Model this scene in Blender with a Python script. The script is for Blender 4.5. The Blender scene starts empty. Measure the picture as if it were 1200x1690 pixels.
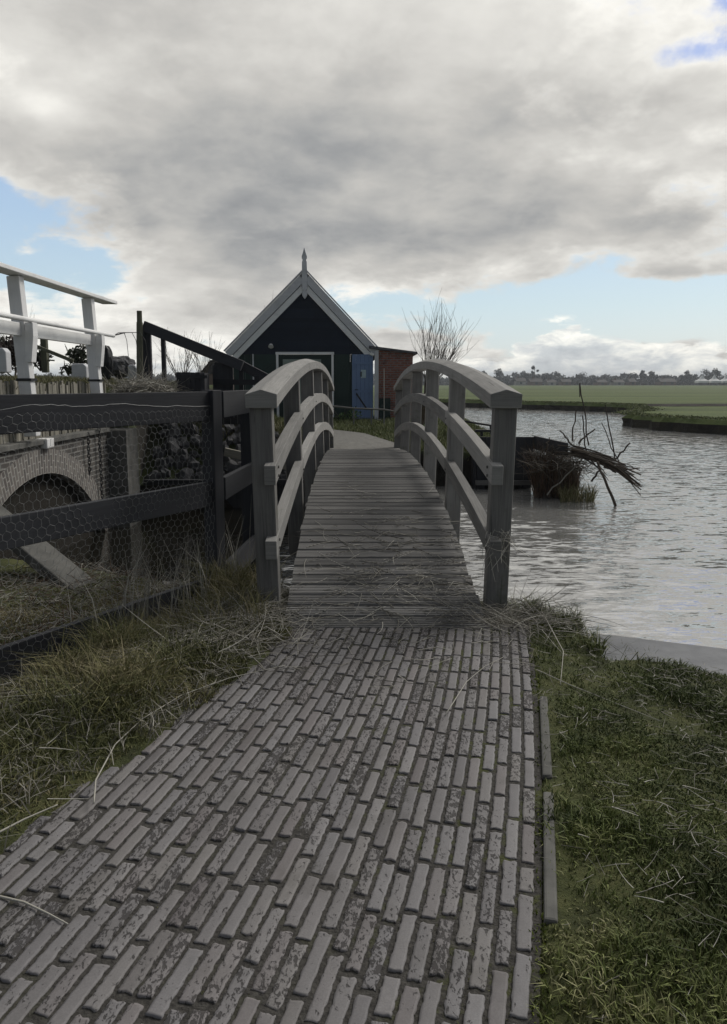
import bpy, bmesh, math, random
import numpy as np
from mathutils import Vector, Matrix, noise as mn

random.seed(7); rng = np.random.default_rng(11)
R = math.radians
S = bpy.context.scene
col = S.collection

# ------------------------------------------------------------------ camera
EYE = 1.5; PITCH = R(7.66); F = 1249.0
cam_d = bpy.data.cameras.new('camera'); cam = bpy.data.objects.new('camera', cam_d); col.objects.link(cam)
cam.location = (0, 0, EYE); cam.rotation_euler = (math.pi/2 - PITCH, 0, 0)
cam_d.sensor_fit = 'VERTICAL'; cam_d.sensor_height = 24; cam_d.lens = F/1690*24
cam_d.shift_y = -45/1690; cam_d.clip_start = 0.05; cam_d.clip_end = 4000
S.camera = cam
S.render.resolution_x = 727; S.render.resolution_y = 1024
S.view_settings.view_transform = 'Standard'; S.view_settings.look = 'None'
S.view_settings.exposure = 0.42; S.view_settings.gamma = 1.0
S.cycles.max_bounces = 6; S.cycles.diffuse_bounces = 3; S.cycles.glossy_bounces = 3; S.cycles.transparent_max_bounces = 8

def ray(u, v):
    a = (u-600)/F; b = (800-v)/F; c, s = math.cos(PITCH), math.sin(PITCH)
    return Vector((a, c + b*s, -s + b*c))
def at(u, v, Y):
    d = ray(u, v); return Vector((0, 0, EYE)) + d*(Y/d.y)
def gp(u, v, z):
    d = ray(u, v); return Vector((0, 0, EYE)) + d*((z-EYE)/d.z)

# ------------------------------------------------------------------ world + sun
SUN_AZ, SUN_EL = R(48), R(42)          # azimuth to the right of +Y
W = bpy.data.worlds.new('World'); S.world = W; W.use_nodes = True
nt = W.node_tree; nt.nodes.clear()
class NG:
    """tiny helper around a node tree"""
    def __init__(s, nt): s.nt = nt
    def n(s, t, **k):
        x = s.nt.nodes.new(t)
        for a, b in k.items(): setattr(x, a, b)
        return x
    def put(s, sock, v):
        if isinstance(v, (int, float)): sock.default_value = v
        elif isinstance(v, (tuple, list)): sock.default_value = tuple(v) if len(v) != 3 or sock.type != 'RGBA' else (*v, 1)
        else: s.nt.links.new(v, sock)
    def m(s, op, a, b=None, c=None, clamp=False):
        x = s.n('ShaderNodeMath', operation=op); x.use_clamp = clamp
        s.put(x.inputs[0], a)
        if b is not None: s.put(x.inputs[1], b)
        if c is not None: s.put(x.inputs[2], c)
        return x.outputs[0]
    def ss(s, v, lo, hi, a=0.0, b=1.0):
        x = s.n('ShaderNodeMapRange', interpolation_type='SMOOTHSTEP')
        s.put(x.inputs[0], v); s.put(x.inputs[1], lo); s.put(x.inputs[2], hi); s.put(x.inputs[3], a); s.put(x.inputs[4], b)
        return x.outputs[0]
    def mix(s, f, a, b, mode='MIX'):
        x = s.n('ShaderNodeMix', data_type='RGBA', blend_type=mode)
        s.put(x.inputs[0], f); s.put(x.inputs[6], a); s.put(x.inputs[7], b)
        return x.outputs[2]
    def noise(s, vec, scale, detail=4, rough=.55, dist=0.0, out='Fac'):
        x = s.n('ShaderNodeTexNoise')
        if vec is not None: s.put(x.inputs['Vector'], vec)
        x.inputs['Scale'].default_value = scale; x.inputs['Detail'].default_value = detail
        x.inputs['Roughness'].default_value = rough; x.inputs['Distortion'].default_value = dist
        return x.outputs[out]
    def xyz(s, x, y, z=0.0):
        c = s.n('ShaderNodeCombineXYZ'); s.put(c.inputs[0], x); s.put(c.inputs[1], y); s.put(c.inputs[2], z); return c.outputs[0]
    def sep(s, v):
        c = s.n('ShaderNodeSeparateXYZ'); s.put(c.inputs[0], v); return c.outputs
    def mapv(s, vec, scale=(1,1,1), loc=(0,0,0), rot=(0,0,0)):
        x = s.n('ShaderNodeMapping'); s.put(x.inputs[0], vec)
        x.inputs['Scale'].default_value = scale; x.inputs['Location'].default_value = loc; x.inputs['Rotation'].default_value = rot
        return x.outputs[0]
    def ramp(s, f, stops):
        x = s.n('ShaderNodeValToRGB'); s.put(x.inputs[0], f); e = x.color_ramp.elements
        while len(e) < len(stops): e.new(.5)
        for i, (p, c) in enumerate(stops): e[i].position = p; e[i].color = (*c, 1)
        return x.outputs[0]
    def attr(s, name, out='Fac'):
        x = s.n('ShaderNodeAttribute'); x.attribute_name = name; return x.outputs[out]
    def bump(s, h, strength=.5, dist=.01, normal=None):
        x = s.n('ShaderNodeBump'); s.put(x.inputs['Height'], h)
        x.inputs['Strength'].default_value = strength; x.inputs['Distance'].default_value = dist
        if normal is not None: s.put(x.inputs['Normal'], normal)
        return x.outputs[0]
g = NG(nt)
sky = g.n('ShaderNodeTexSky', sky_type='NISHITA'); sky.sun_disc = False
sky.sun_elevation = SUN_EL; sky.sun_rotation = SUN_AZ; sky.dust_density = 1.6; sky.air_density = 1.0; sky.ozone_density = 1.2
tc = g.n('ShaderNodeTexCoord').outputs['Generated']
X_, Y_, Z_ = g.sep(tc)
DEG = 57.29578
az = g.m('MULTIPLY', g.m('ARCTAN2', X_, Y_), DEG)
el = g.m('MULTIPLY', g.m('ARCSINE', Z_), DEG)
den = g.m('ADD', g.m('MAXIMUM', Z_, 0.0), 0.30)
pl = g.xyz(g.m('DIVIDE', X_, den), g.m('DIVIDE', Y_, den), 0.0)
n_big = g.noise(pl, 2.3, 9, .55, .3)
n_fine = g.noise(g.mapv(pl, loc=(5.2, 1.3, 2.0)), 5.6, 10, .6, .25)
ae = g.xyz(az, el, 0)
def blob(a0, e0, sa, se, amp):
    da = g.m('DIVIDE', g.m('SUBTRACT', az, a0), sa); de = g.m('DIVIDE', g.m('SUBTRACT', el, e0), se)
    q = g.m('ADD', g.m('MULTIPLY', da, da), g.m('MULTIPLY', de, de))
    return g.m('MULTIPLY', g.m('EXPONENT', g.m('MULTIPLY', q, -1.0)), amp)
def total(base, blobs):
    t = base
    for b in blobs: t = g.m('ADD', t, blob(*b))
    return t
cover = total(g.m('MULTIPLY', g.m('SUBTRACT', n_big, .5), 1.9), [
    (18, 5.4, 11, 2.0, -1.1), (30, 5.5, 10, 2.4, -.6), (5, 5.2, 5, 1.5, -.35), (-28, 11.5, 7.5, 2.3, -1.0), (-24, 7.8, 7, 1.3, -.65), (-30, 18.5, 4.5, 1.9, -.55),
    (23.0, 20.5, 3.4, 1.2, -.62), (25.5, 23.2, 3.4, 1.6, -.55), (21, 27, 2, .9, -.5), (22.5, 13, 2.5, .9, -.35), (22, 7.3, 4.5, .65, .75), (-3, 14, 18, 6.5, .75), (-3, 24, 18, 7, .65), (-9, 6.5, 8, 3, .45), (12, 12, 8, 3, .4)])
cover = g.m('ADD', cover, g.m('MULTIPLY', g.m('SUBTRACT', n_fine, .5), 1.35))
cover = g.m('ADD', cover, g.ss(el, 27, 36, 0, 1.0))
alpha = g.ss(cover, -.30, .02)
# relief of the cloud bellies: difference of the same noise towards the sun
def relief(sc, off, k, d=8):
    a = g.noise(g.mapv(pl, loc=(2.7, 8.1, 0)), sc, d, .54, .25); b = g.noise(g.mapv(pl, loc=(2.7+off[0], 8.1+off[1], 0)), sc, d, .54, .25)
    return g.m('MULTIPLY', g.m('SUBTRACT', a, b), k)
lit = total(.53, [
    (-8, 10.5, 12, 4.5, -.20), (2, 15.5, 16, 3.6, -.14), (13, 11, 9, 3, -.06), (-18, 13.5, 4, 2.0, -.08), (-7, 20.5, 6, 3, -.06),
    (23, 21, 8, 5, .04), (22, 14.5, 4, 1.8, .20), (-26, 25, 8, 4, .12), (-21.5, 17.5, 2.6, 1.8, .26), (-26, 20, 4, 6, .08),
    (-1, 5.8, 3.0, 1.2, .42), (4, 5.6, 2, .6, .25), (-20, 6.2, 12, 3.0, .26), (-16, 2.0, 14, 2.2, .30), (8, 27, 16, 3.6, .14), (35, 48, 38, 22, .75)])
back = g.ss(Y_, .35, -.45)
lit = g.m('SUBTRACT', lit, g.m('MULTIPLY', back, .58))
lit = g.m('ADD', lit, relief(2.3, (.10, .16), .50))
lit = g.m('ADD', lit, relief(6.0, (.04, .07), .34))
lit = g.m('ADD', lit, g.m('MULTIPLY', g.m('SUBTRACT', n_fine, .5), .34))
lit = g.m('ADD', lit, g.m('MULTIPLY', g.m('SUBTRACT', n_big, .5), -.35))
thin = g.ss(cover, .30, -.10)
lit = g.m('ADD', lit, g.m('MULTIPLY', thin, .22))
CL = 10.0
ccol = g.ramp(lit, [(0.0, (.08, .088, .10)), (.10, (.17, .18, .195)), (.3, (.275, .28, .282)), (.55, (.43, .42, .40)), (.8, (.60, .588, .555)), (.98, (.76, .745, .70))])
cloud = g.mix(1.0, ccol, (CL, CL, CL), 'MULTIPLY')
blue = g.mix(.38, sky.outputs[0], g.ramp(g.m('DIVIDE', el, 30.0), [(0, (.66*1, .70, .72)), (.2, (.45, .60, .70)), (.45, (.33, .47, .68)), (1, (.22, .30, .52))]))
blue = g.ramp(g.m('DIVIDE', el, 30.0), [(0, (.58, .63, .64)), (.18, (.45, .565, .62)), (.38, (.35, .475, .62)), (.7, (.27, .35, .60)), (1, (.22, .30, .55))])
blue = g.mix(.8, g.mix(1.0, sky.outputs[0], (1.0, 1.0, 1.0), 'MULTIPLY'), g.mix(1.0, blue, (CL, CL, CL), 'MULTIPLY'))
c1 = g.mix(alpha, blue, cloud)
# cumulus bank low over the horizon
n_c = g.noise(g.mapv(ae, scale=(.16, .42, 1), loc=(3.1, 0, 0)), 1.6, 9, .58, .2)
n_c2 = g.noise(g.mapv(ae, scale=(.30, .75, 1), loc=(9.4, 4.0, 0)), 1.5, 9, .62, .3)
h_t = total(g.m('MULTIPLY', g.m('SUBTRACT', n_c, .5), 6.5), [(15.5, 3, 4.0, 30, 2.0), (0, 3, 400, 300, 2.0), (26, 3, 5, 30, .5)])
cum = g.ss(g.m('SUBTRACT', h_t, el), -.15, .45)
cum = g.m('MULTIPLY', cum, g.ss(el, 6.0, 4.0))
cl2 = g.m('ADD', g.m('MULTIPLY', g.m('SUBTRACT', n_c2, .5), 1.7), g.ss(g.m('SUBTRACT', h_t, el), 2.4, .0, .42, .80))
c_cum = g.mix(1.0, g.ramp(cl2, [(0, (.33, .36, .39)), (.45, (.50, .525, .54)), (.75, (.74, .74, .70)), (1, (.92, .90, .83))]), (CL, CL, CL), 'MULTIPLY')
c2 = g.mix(g.m('MULTIPLY', cum, .9), c1, c_cum)
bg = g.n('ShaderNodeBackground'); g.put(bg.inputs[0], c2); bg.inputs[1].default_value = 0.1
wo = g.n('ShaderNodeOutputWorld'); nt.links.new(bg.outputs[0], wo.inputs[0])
W.cycles.sampling_method = 'MANUAL'; W.cycles.sample_map_resolution = 1024

sun_d = bpy.data.lights.new('sun', 'SUN'); sun = bpy.data.objects.new('sun', sun_d); col.objects.link(sun)
sun_d.energy = 1.6; sun_d.angle = R(22); sun_d.color = (1, .96, .9)
sd = Vector((math.sin(SUN_AZ)*math.cos(SUN_EL), math.cos(SUN_AZ)*math.cos(SUN_EL), math.sin(SUN_EL)))
sun.rotation_euler = sd.to_track_quat('Z', 'Y').to_euler()

# ------------------------------------------------------------------ materials
def mat(name):
    m = bpy.data.materials.new(name); m.use_nodes = True; t = m.node_tree; t.nodes.clear()
    q = NG(t); b = q.n('ShaderNodeBsdfPrincipled'); o = q.n('ShaderNodeOutputMaterial'); t.links.new(b.outputs[0], o.inputs[0])
    q.bsdf = b; b.inputs['Specular IOR Level'].default_value = .3
    return m, q
def fin(q, color, rough=.8, normal=None):
    q.put(q.bsdf.inputs['Base Color'], color); q.put(q.bsdf.inputs['Roughness'], rough)
    if normal is not None: q.put(q.bsdf.inputs['Normal'], normal)
def objc(q): return q.n('ShaderNodeTexCoord').outputs['Object']
def posc(q): return q.n('ShaderNodeNewGeometry').outputs['Position']
def uvc(q): return q.n('ShaderNodeUVMap').outputs[0]

def wood_mat(name, dark, light, moss=0.0, paint=False, rough=.8):
    m, q = mat(name); uv = uvc(q)
    grain = q.noise(q.mapv(uv, scale=(3.0, 95, 1)), 1.0, 6, .62, .3)
    broad = q.noise(q.mapv(uv, scale=(1.2, 9, 1)), 1.0, 5, .6)
    tone = q.attr('tone')
    f = q.m('ADD', q.m('MULTIPLY', grain, .55), q.m('MULTIPLY', broad, .45))
    f = q.m('ADD', f, q.m('MULTIPLY', q.m('SUBTRACT', tone, .5), .35))
    c = q.ramp(f, [(.25, dark), (.50, tuple(.5*(a+b) for a, b in zip(dark, light))), (.78, light)])
    crack = q.ss(q.noise(q.mapv(uv, scale=(1.6, 70, 1), loc=(3, 9, 0)), 1.0, 3, .5, .6), .66, .72)
    if not paint: c = q.mix(q.m('MULTIPLY', crack, .55), c, tuple(a*.45 for a in dark))
    st = q.ss(q.noise(posc(q), 2.3, 5, .6), .5, .72)
    c = q.mix(q.m('MULTIPLY', st, .35), c, tuple(a*.62 for a in dark))
    if moss:
        ms = q.ss(q.noise(posc(q), 6, 6, .7), .56, .72)
        c = q.mix(q.m('MULTIPLY', ms, moss), c, (.075, .085, .05))
    h = q.m('SUBTRACT', grain, q.m('MULTIPLY', crack, .7))
    fin(q, c, rough, q.bump(h, .35 if not paint else .15, .004)); return m
M = {}
M['wood'] = wood_mat('weathered_wood', (.088, .086, .082), (.27, .262, .248), .5)
M['deck'] = wood_mat('deck_wood', (.13, .127, .123), (.32, .312, .30), .1)
M['rail'] = wood_mat('rail_wood', (.12, .118, .114), (.33, .322, .308), .3)
M['black'] = wood_mat('tarred_wood', (.014, .015, .019), (.040, .042, .049), 0, True, .75)
M['blackg'] = wood_mat('black_gable_boards', (.005, .010, .020), (.010, .018, .034), 0, True, .85)
M['stage'] = wood_mat('tarred_stage_wood', (.012, .013, .017), (.042, .043, .048), .15, False, .7)
M['green'] = wood_mat('dark_green_paint', (.006, .020, .017), (.011, .034, .028), 0, True, .6)
M['blue'] = wood_mat('blue_paint', (.12, .18, .31), (.16, .235, .39), 0, True, .6)
M['white'] = wood_mat('white_paint', (.64, .64, .64), (.82, .82, .81), 0, True, .55)
M['whiteg'] = wood_mat('grey_white_paint', (.44, .445, .465), (.60, .61, .63), 0, True, .65)
M['old'] = wood_mat('old_green_wood', (.045, .048, .032), (.14, .14, .10), .6)
M['plank'] = wood_mat('revetment_wood', (.10, .095, .075), (.34, .32, .27), .6)
M['stem'] = wood_mat('stick_bark', (.025, .020, .015), (.10, .08, .06), .2)

def simple(name, c1, c2, scale=8, rough=.85, bumpd=.01, bs=.4, detail=6):
    m, q = mat(name); p = posc(q); n = q.noise(p, scale, detail, .6)
    fin(q, q.ramp(n, [(.3, c1), (.7, c2)]), rough, q.bump(q.noise(p, scale*4, 5, .6), bs, bumpd)); return m
M['concrete'] = simple('concrete', (.13, .135, .145), (.21, .215, .225), 5, .8, .004, .5)
M['concrete_d'] = simple('dirty_concrete', (.07, .07, .066), (.16, .157, .145), 5, .9, .004)
M['rock'] = simple('dark_rock', (.025, .026, .03), (.10, .10, .105), 5, .8, .03)
M['metal'] = simple('black_iron', (.01, .01, .011), (.03, .03, .032), 20, .5, .002)
M['wire'] = simple('galvanised_wire', (.12, .125, .13), (.27, .28, .28), 30, .45, .001)
M['roofsheet'] = simple('roof_felt', (.05, .05, .055), (.11, .11, .12), 6, .8)
M['tile'] = simple('dark_roof_tiles', (.02, .018, .018), (.05, .045, .045), 8, .8)
M['soil'] = simple('peat_soil', (.010, .009, .007), (.035, .028, .018), 6, .95, .05, .8)
M['cloth'] = simple('black_sheet', (.006, .007, .009), (.018, .019, .022), 5, .5)
M['housew'] = simple('pale_house_wall', (.22, .22, .21), (.36, .355, .34), .1, .9)
M['houseb'] = simple('brick_house_wall', (.10, .07, .055), (.16, .11, .09), .1, .9)
M['glass'] = simple('window_glass', (.03, .04, .05), (.05, .06, .07), .3, .15)
M['paper'] = simple('notice_paper', (.30, .40, .42), (.42, .52, .54), 10, .6)
M['bark'] = simple('bark', (.030, .022, .014), (.095, .07, .045), 9, .95, .02, .8)

def brick_mat(name, c1, c2, mortar, w, h, axis, ms=.012):
    """brick courses: axis picks which coordinate runs along the wall"""
    m, q = mat(name); x, y, z = q.sep(posc(q))
    v = q.xyz(x if axis == 'X' else y, z, 0)
    b = q.n('ShaderNodeTexBrick'); q.put(b.inputs['Vector'], v)
    b.inputs['Scale'].default_value = 1; b.inputs['Brick Width'].default_value = w; b.inputs['Row Height'].default_value = h
    b.inputs['Mortar Size'].default_value = ms; b.inputs['Mortar Smooth'].default_value = .2
    b.inputs['Color1'].default_value = (*c1, 1); b.inputs['Color2'].default_value = (*c2, 1); b.inputs['Mortar'].default_value = (*mortar, 1)
    b.inputs['Bias'].default_value = -.1
    n = q.noise(posc(q), 7, 6, .65)
    c = q.mix(q.ss(n, .45, .75), b.outputs[0], (.03, .03, .028))
    fin(q, q.mix(.35, c, b.outputs[0]), .9, q.bump(q.m('SUBTRACT', q.m('MULTIPLY', n, .3), b.outputs[1]), .6, .006)); return m
M['brickred'] = brick_mat('red_brick', (.19, .062, .045), (.27, .10, .072), (.19, .16, .145), .22, .075, 'X', .016)
M['brickgrey'] = brick_mat('old_grey_brick', (.055, .05, .048), (.12, .11, .10), (.24, .235, .22), .21, .062, 'Y', .009)

# arch ring bricks: uv driven
m, q = mat('arch_ring_brick'); uv = uvc(q)
b = q.n('ShaderNodeTexBrick'); q.put(b.inputs['Vector'], uv); b.inputs['Scale'].default_value = 1
b.inputs['Brick Width'].default_value = .15; b.inputs['Row Height'].default_value = .062; b.inputs['Mortar Size'].default_value = .008
b.inputs['Color1'].default_value = (.10, .09, .085, 1); b.inputs['Color2'].default_value = (.18, .165, .15, 1); b.inputs['Mortar'].default_value = (.30, .29, .27, 1)
fin(q, b.outputs[0], .9, q.bump(q.m('MULTIPLY', b.outputs[1], -1.0), .6, .006)); M['ring'] = m

# paving brick
m, q = mat('paving_brick'); p = posc(q); tone = q.attr('tone'); chip = q.attr('chip')
hue0 = q.attr('hue')
base = q.ramp(tone, [(0, (.132, .124, .127)), (.35, (.165, .157, .159)), (.75, (.188, .180, .182)), (1, (.215, .206, .207))])
warp = q.mapv(p, scale=(1, .55, 1), rot=(0, 0, -.2))
n1 = q.m('ADD', q.m('MULTIPLY', q.noise(q.xyz(q.sep(warp)[0], q.sep(warp)[1], q.m('MULTIPLY', hue0, 9.0)), 62, 5, .66, .9), .62), q.m('MULTIPLY', q.noise(warp, 120, 4, .65, .5), .38)); n2 = q.noise(p, 210, 4, .6); n3 = q.noise(p, 3.2, 4, .6)
thr = q.m('ADD', q.m('MULTIPLY', q.m('SUBTRACT', chip, .5), .14), .425)
pit = q.ss(n1, thr, q.m('SUBTRACT', thr, .045))
base = q.mix(q.ss(n2, .3, .75), q.mix(1.0, base, (.80, .80, .80), 'MULTIPLY'), base)
base = q.mix(q.m('MULTIPLY', q.ss(n3, .5, .72), .45), base, (.085, .08, .075))
hue = q.attr('hue'); base = q.mix(.22, base, q.mix(1.0, base, q.ramp(hue, [(0, (1.10, .92, .88)), (.35, (1, 1, 1)), (.7, (.93, .97, 1.06)), (1, (1.06, 1.0, .84))]), 'MULTIPLY'))
c = q.mix(q.m('MULTIPLY', pit, .80), base, (.038, .035, .034))
pz = q.sep(p)[2]
low = q.ss(q.m('ADD', pz, q.m('MULTIPLY', q.m('SUBTRACT', q.noise(p, 150, 4, .6), .5), .008)), -.0005, -.004)
c = q.mix(low, c, (.040, .037, .033))
h = q.m('ADD', q.m('MULTIPLY', pit, -1.0), q.m('MULTIPLY', n2, .12))
fin(q, c, q.ss(pit, 0, 1, .62, .95), q.bump(h, .8, .004)); M['brick'] = m

# joints between bricks
m, q = mat('joint_soil'); p = posc(q)
ms = q.ss(q.noise(p, 5, 6, .7), .52, .62); xx = q.sep(p)[0]
ms = q.m('MULTIPLY', ms, q.ss(xx, -.3, .5, .15, .9))
fin(q, q.mix(ms, q.ramp(q.noise(p, 60, 4), [(.3, (.026, .024, .022)), (.7, (.068, .064, .058))]), (.055, .062, .018)), .95, q.bump(q.noise(p, 90, 4), .8, .01)); M['joint'] = m

# ground under grass
m, q = mat('verge_ground'); p = posc(q)
n = q.noise(p, 5, 8, .65)
c = q.ramp(n, [(.3, (.034, .038, .016)), (.5, (.070, .080, .027)), (.62, (.105, .11, .042)), (.8, (.15, .13, .085))])
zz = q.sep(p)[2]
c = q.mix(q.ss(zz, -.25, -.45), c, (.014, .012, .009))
fin(q, c, .95, q.bump(q.noise(p, 70, 6, .7), 1.0, .02)); M['verge'] = m
m, q = mat('bank_ground'); p = posc(q)
n = q.noise(p, 2.2, 8, .65)
c = q.ramp(n, [(.3, (.025, .034, .012)), (.55, (.055, .072, .022)), (.8, (.085, .085, .04))])
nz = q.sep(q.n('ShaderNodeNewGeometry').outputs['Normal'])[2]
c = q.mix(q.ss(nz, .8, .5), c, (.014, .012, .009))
fin(q, c, .95, q.bump(q.noise(p, 30, 6, .7), 1.0, .03)); M['bank'] = m
# far field
m, q = mat('pasture'); p = posc(q)
n = q.noise(q.mapv(p, scale=(.12, 1, 1), rot=(0, 0, .05)), .05, 9, .78); n2 = q.noise(q.mapv(p, scale=(.10, 1, 1), rot=(0, 0, -.03)), .5, 5, .7)
f = q.m('ADD', q.m('MULTIPLY', n, .6), q.m('MULTIPLY', n2, .4))
c = q.ramp(f, [(.38, (.024, .034, .010)), (.46, (.056, .080, .018)), (.54, (.080, .110, .026)), (.64, (.125, .130, .050))])
nz = q.sep(q.n('ShaderNodeNewGeometry').outputs['Normal'])[2]
c = q.mix(q.ss(nz, .75, .4), c, q.ramp(q.noise(p, 1.5, 6), [(.35, (.008, .007, .005)), (.7, (.026, .022, .012))]))
fin(q, c, .95, q.bump(q.noise(p, 2.5, 6, .7), .8, .12)); M['field'] = m
# gravel / distant paving
m, q = mat('far_paving'); p = posc(q)
fin(q, q.ramp(q.noise(p, 9, 8, .75), [(.3, (.085, .082, .075)), (.7, (.20, .195, .18))]), .9, q.bump(q.noise(p, 25, 6), .6, .02)); M['farpath'] = m
# water
m, q = mat('water'); p = posc(q)
px, py, pz_ = q.sep(p)
calm_dark_refl = q.m('MULTIPLY', q.ss(px, -.5, -1.2), q.ss(py, 14, 13))
w3 = q.noise(q.mapv(p, scale=(.25, .6, 1)), .5, 3, .5)
amp = q.m('MULTIPLY', q.ss(w3, .3, .7, .85, 1.35), q.m('SUBTRACT', 1.0, q.m('MULTIPLY', calm_dark_refl, .8)))
def wv_(sc, rot, k, d):
    c = q.sep(q.noise(q.mapv(p, scale=sc, rot=(0, 0, rot)), 1.0, d, .6, .4, 'Color'))
    return [q.m('MULTIPLY', q.m('SUBTRACT', c[i], .5), k) for i in (0, 1)]
a_ = wv_((2.0, 6.0, 1), .14, .42, 3); b2_ = wv_((6.5, 20, 1), -.1, .34, 3)
nx_ = q.m('MULTIPLY', q.m('ADD', a_[0], b2_[0]), q.m('MULTIPLY', amp, .7)); ny_ = q.m('MULTIPLY', q.m('ADD', a_[1], b2_[1]), q.m('MULTIPLY', amp, 1.5))
vn_ = q.n('ShaderNodeVectorMath', operation='NORMALIZE'); q.put(vn_.inputs[0], q.xyz(nx_, ny_, 1.0))
b_ = q.bsdf
fin(q, q.mix(calm_dark_refl, (.19, .19, .185), (.012, .011, .008)), .05, vn_.outputs[0])  # sheltered channel coloured near black to stand in for dark bank reflections
q.put(b_.inputs['IOR'], q.m('SUBTRACT', 4.8, q.m('MULTIPLY', calm_dark_refl, 3.3))); b_.inputs['Specular IOR Level'].default_value = .5
M['water'] = m

def leafy(name, stops, rough=.7, trans=.0):
    m, q = mat(name); t = q.attr('tone')
    n = q.noise(posc(q), 1.6, 5, .6)
    f = q.m('ADD', q.m('MULTIPLY', t, .62), q.m('MULTIPLY', n, .38))
    fin(q, q.ramp(f, stops), rough); return m
M['lawn'] = leafy('lawn_blades', [(.15, (.034, .046, .014)), (.38, (.084, .108, .030)), (.56, (.14, .165, .046)), (.72, (.19, .195, .08)), (.90, (.32, .29, .18))])
M['rough'] = leafy('rough_grass_blades', [(.15, (.038, .044, .016)), (.38, (.085, .093, .030)), (.56, (.14, .135, .052)), (.72, (.23, .20, .11)), (.90, (.36, .31, .20))])
M['straw'] = leafy('dry_reed', [(.15, (.14, .128, .105)), (.45, (.26, .245, .21)), (.75, (.40, .385, .34)), (.95, (.56, .545, .49))])
M['strawd'] = leafy('brown_reed', [(.15, (.022, .014, .009)), (.45, (.055, .034, .020)), (.75, (.11, .065, .038)), (.95, (.20, .16, .11))])
M['moss'] = leafy('moss', [(.2, (.05, .07, .008)), (.6, (.11, .14, .012)), (.9, (.17, .18, .02))])
M['leafd'] = leafy('evergreen_leaves', [(.15, (.007, .011, .006)), (.5, (.016, .025, .010)), (.9, (.035, .05, .02))])
M['leafr'] = leafy('dark_red_leaves', [(.15, (.012, .008, .007)), (.5, (.028, .017, .014)), (.9, (.055, .035, .028))])
M['leafg'] = leafy('green_leaves', [(.15, (.022, .05, .012)), (.5, (.05, .10, .024)), (.9, (.12, .19, .05))])
M['farwood'] = leafy('far_trees', [(.15, (.060, .068, .072)), (.5, (.090, .100, .104)), (.9, (.14, .148, .148))])  # lightened blue-grey: aerial haze put into the tree colour
M['twig'] = leafy('bare_twigs', [(.15, (.028, .022, .017)), (.5, (.06, .05, .038)), (.9, (.12, .10, .075))])

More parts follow.
